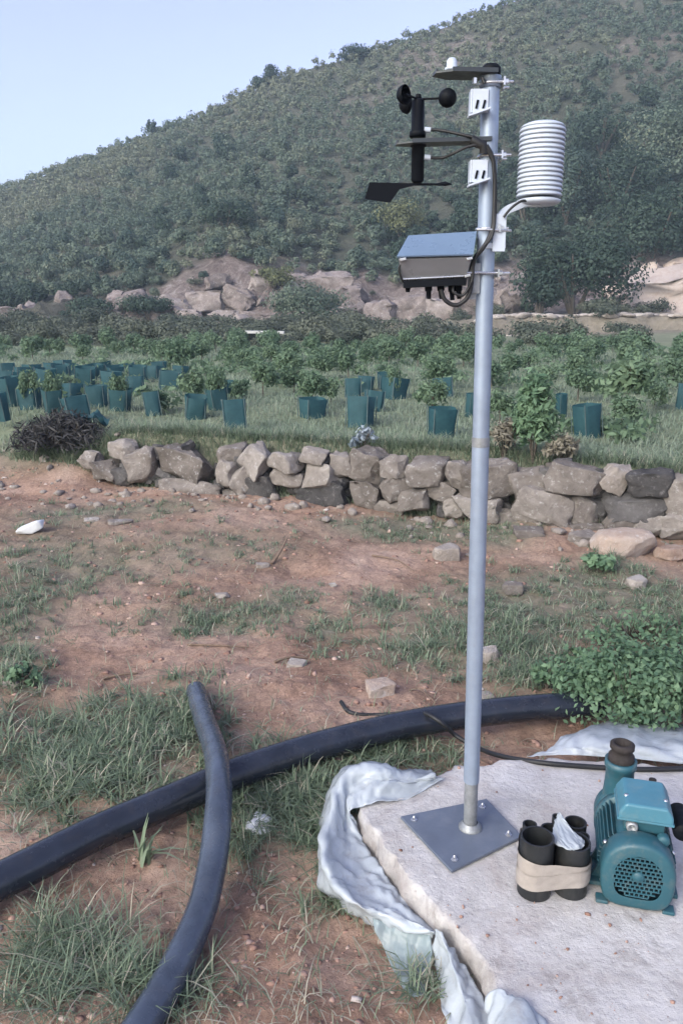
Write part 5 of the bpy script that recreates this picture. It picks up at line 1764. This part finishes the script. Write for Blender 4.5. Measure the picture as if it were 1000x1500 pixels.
# weeds along the top of the wall
pos, ti, ln = [], [], []
for _ in range(3800):
    x = gg.uniform(-3.4, 3.6); d = abs(gg.normal()) * .20 + .10
    y = WA + WB * x + d / WC
    tone = gg.random()
    for _b in range(7):
        pos.append((x + gg.normal() * .03, y + gg.normal() * .03)); ti.append(np.clip(.6 * tone + .5 * gg.random(), 0, 1)); ln.append(gg.uniform(.04, .19))
pos = np.array(pos); n = len(pos)
pz = np.column_stack([pos, gz(pos[:, 0], pos[:, 1])])
v, f, t = blades(pz, np.array(ln), gg.uniform(0, 6.28, n), gg.uniform(.3, 1.1, n), np.full(n, .006), np.array(ti))
o = link('wall_top_grass', raw_mesh('wall_top_grass', v, f, t), M['grass'], kind='stuff')
tag(o, 'grass and weeds along the top of the stone wall', 'grass', kind='stuff')

# ------------------------------------------------------------------ clods and pebbles
gp = np.random.default_rng(41)
ico = bmesh.new(); bmesh.ops.create_icosphere(ico, subdivisions=1, radius=1.0)
iv = np.array([x.co[:] for x in ico.verts]); ifc = np.array([[x.index for x in fc_.verts] for fc_ in ico.faces]); ico.free()
N = 9000
u, v = gp.uniform(-60, 1060, N), 700 + 860 * gp.random(N) ** 1.6
pp = np.array([P(a, b, 0)[:2] for a, b in zip(u, v)])
ok = (pp[:, 1] < WA + WB * pp[:, 0] - .05) & (pp[:, 1] > .6) & ~inside(pp, poly)
pp = pp[ok]; N = len(pp)
sz = (.002 + .010 * gp.random(N) ** 7) * (1 + .18 * pp[:, 1])
shape = gp.uniform(.5, 1.35, (N, 12, 1)) * iv[None] * gp.uniform(.6, 1.3, (N, 1, 3))
vv = shape * sz[:, None, None]
vv[..., 2] *= .55
vv += np.column_stack([pp, gz(pp[:, 0], pp[:, 1]) + sz * .02])[:, None, :]
ff = (ifc[None] + (np.arange(N) * 12)[:, None, None]).reshape(-1, 3)
def pebble_mat():
    m, nt, b = new_mat('pebbles_and_clods')
    c = ramp(nt, attr(nt, 'tint'), [(0.0, (0.26, 0.15, 0.115)), (0.6, (0.44, 0.285, 0.23)), (0.95, (0.54, 0.40, 0.34)), (1.0, (0.62, 0.56, 0.52))])
    nt.links.new(c, b.inputs['Base Color']); b.inputs['Roughness'].default_value = .95; b.inputs['Specular IOR Level'].default_value = .15
    return m
o = link('pebbles', raw_mesh('pebbles', vv.reshape(-1, 3), ff, np.repeat(gp.random(N) ** 1.2, 12)), pebble_mat(), kind='stuff')
tag(o, 'pebbles and small clods scattered over the red soil', 'pebbles', kind='stuff')
N2 = 260
u2, v2 = gp.uniform(560, 1040, N2), gp.uniform(1125, 1540, N2)
p2 = np.array([P(a, b, SZ)[:2] for a, b in zip(u2, v2)])
p2 = p2[inside(p2, poly)]
N2 = len(p2)
s2 = .0012 + .0055 * gp.random(N2) ** 5
v2_ = gp.uniform(.5, 1.35, (N2, 12, 1)) * iv[None] * gp.uniform(.6, 1.3, (N2, 1, 3)) * s2[:, None, None]
v2_ += np.column_stack([p2, SZ + s2 * .3])[:, None, :]
o = link('crumbs', raw_mesh('crumbs', v2_.reshape(-1, 3), (ifc[None] + (np.arange(N2) * 12)[:, None, None]).reshape(-1, 3), np.repeat(gp.random(N2), 12)), bpy.data.materials['pebbles_and_clods'], kind='stuff')
tag(o, 'crumbs of soil and grit lying on the concrete slab', 'grit', kind='stuff')
# straw and dry stalks lying about
pos, N = [], 1500
u, v = gp.uniform(-40, 1040, N), 760 + 800 * gp.random(N)
pp = np.array([P(a, b, 0)[:2] for a, b in zip(u, v)])
ok = (pp[:, 1] < WA + WB * pp[:, 0] - .05) & (pp[:, 1] > .6) & ~inside(pp, poly)
pp = pp[ok]; n = len(pp)
pz = np.column_stack([pp, gz(pp[:, 0], pp[:, 1]) + .004])
v, f, t = blades(pz, .02 + .13 * gp.random(n) ** 2.5, gp.uniform(0, 6.28, n), np.full(n, 1.0), gp.uniform(.002, .0045, n), gp.uniform(.85, 1, n), 1.7)
o = link('straw', raw_mesh('straw', v, f, t), M['grass'], kind='stuff')
tag(o, 'dry straw stalks lying scattered on the soil', 'straw', kind='stuff')

# ------------------------------------------------------------------ haze
bm = bmesh.new(); bmesh.ops.create_cube(bm, size=1.0)
me = bpy.data.meshes.new('haze'); bm.to_mesh(me); bm.free()
hz_ = bpy.data.objects.new('haze', me); COL.objects.link(hz_)
zlo = min(float((o_.matrix_world @ Vector(c_)).z) for o_ in [ground] for c_ in o_.bound_box) - 80.0
hz_.scale = (560, 330, 160); hz_.location = (0, 120, -60 + 40)
m_h = bpy.data.materials.new('haze_air'); m_h.use_nodes = True
nt = m_h.node_tree; nt.nodes.clear()
out_ = nt.nodes.new('ShaderNodeOutputMaterial'); pv = nt.nodes.new('ShaderNodeVolumePrincipled')
pv.inputs['Color'].default_value = (0.66, 0.84, 1.0, 1); pv.inputs['Density'].default_value = 0.0011
nt.links.new(pv.outputs[0], out_.inputs['Volume'])
me.materials.append(m_h)
hz_['kind'] = 'stuff'
tag(hz_, 'thin bluish haze in the air before the hillside', 'haze', kind='stuff')
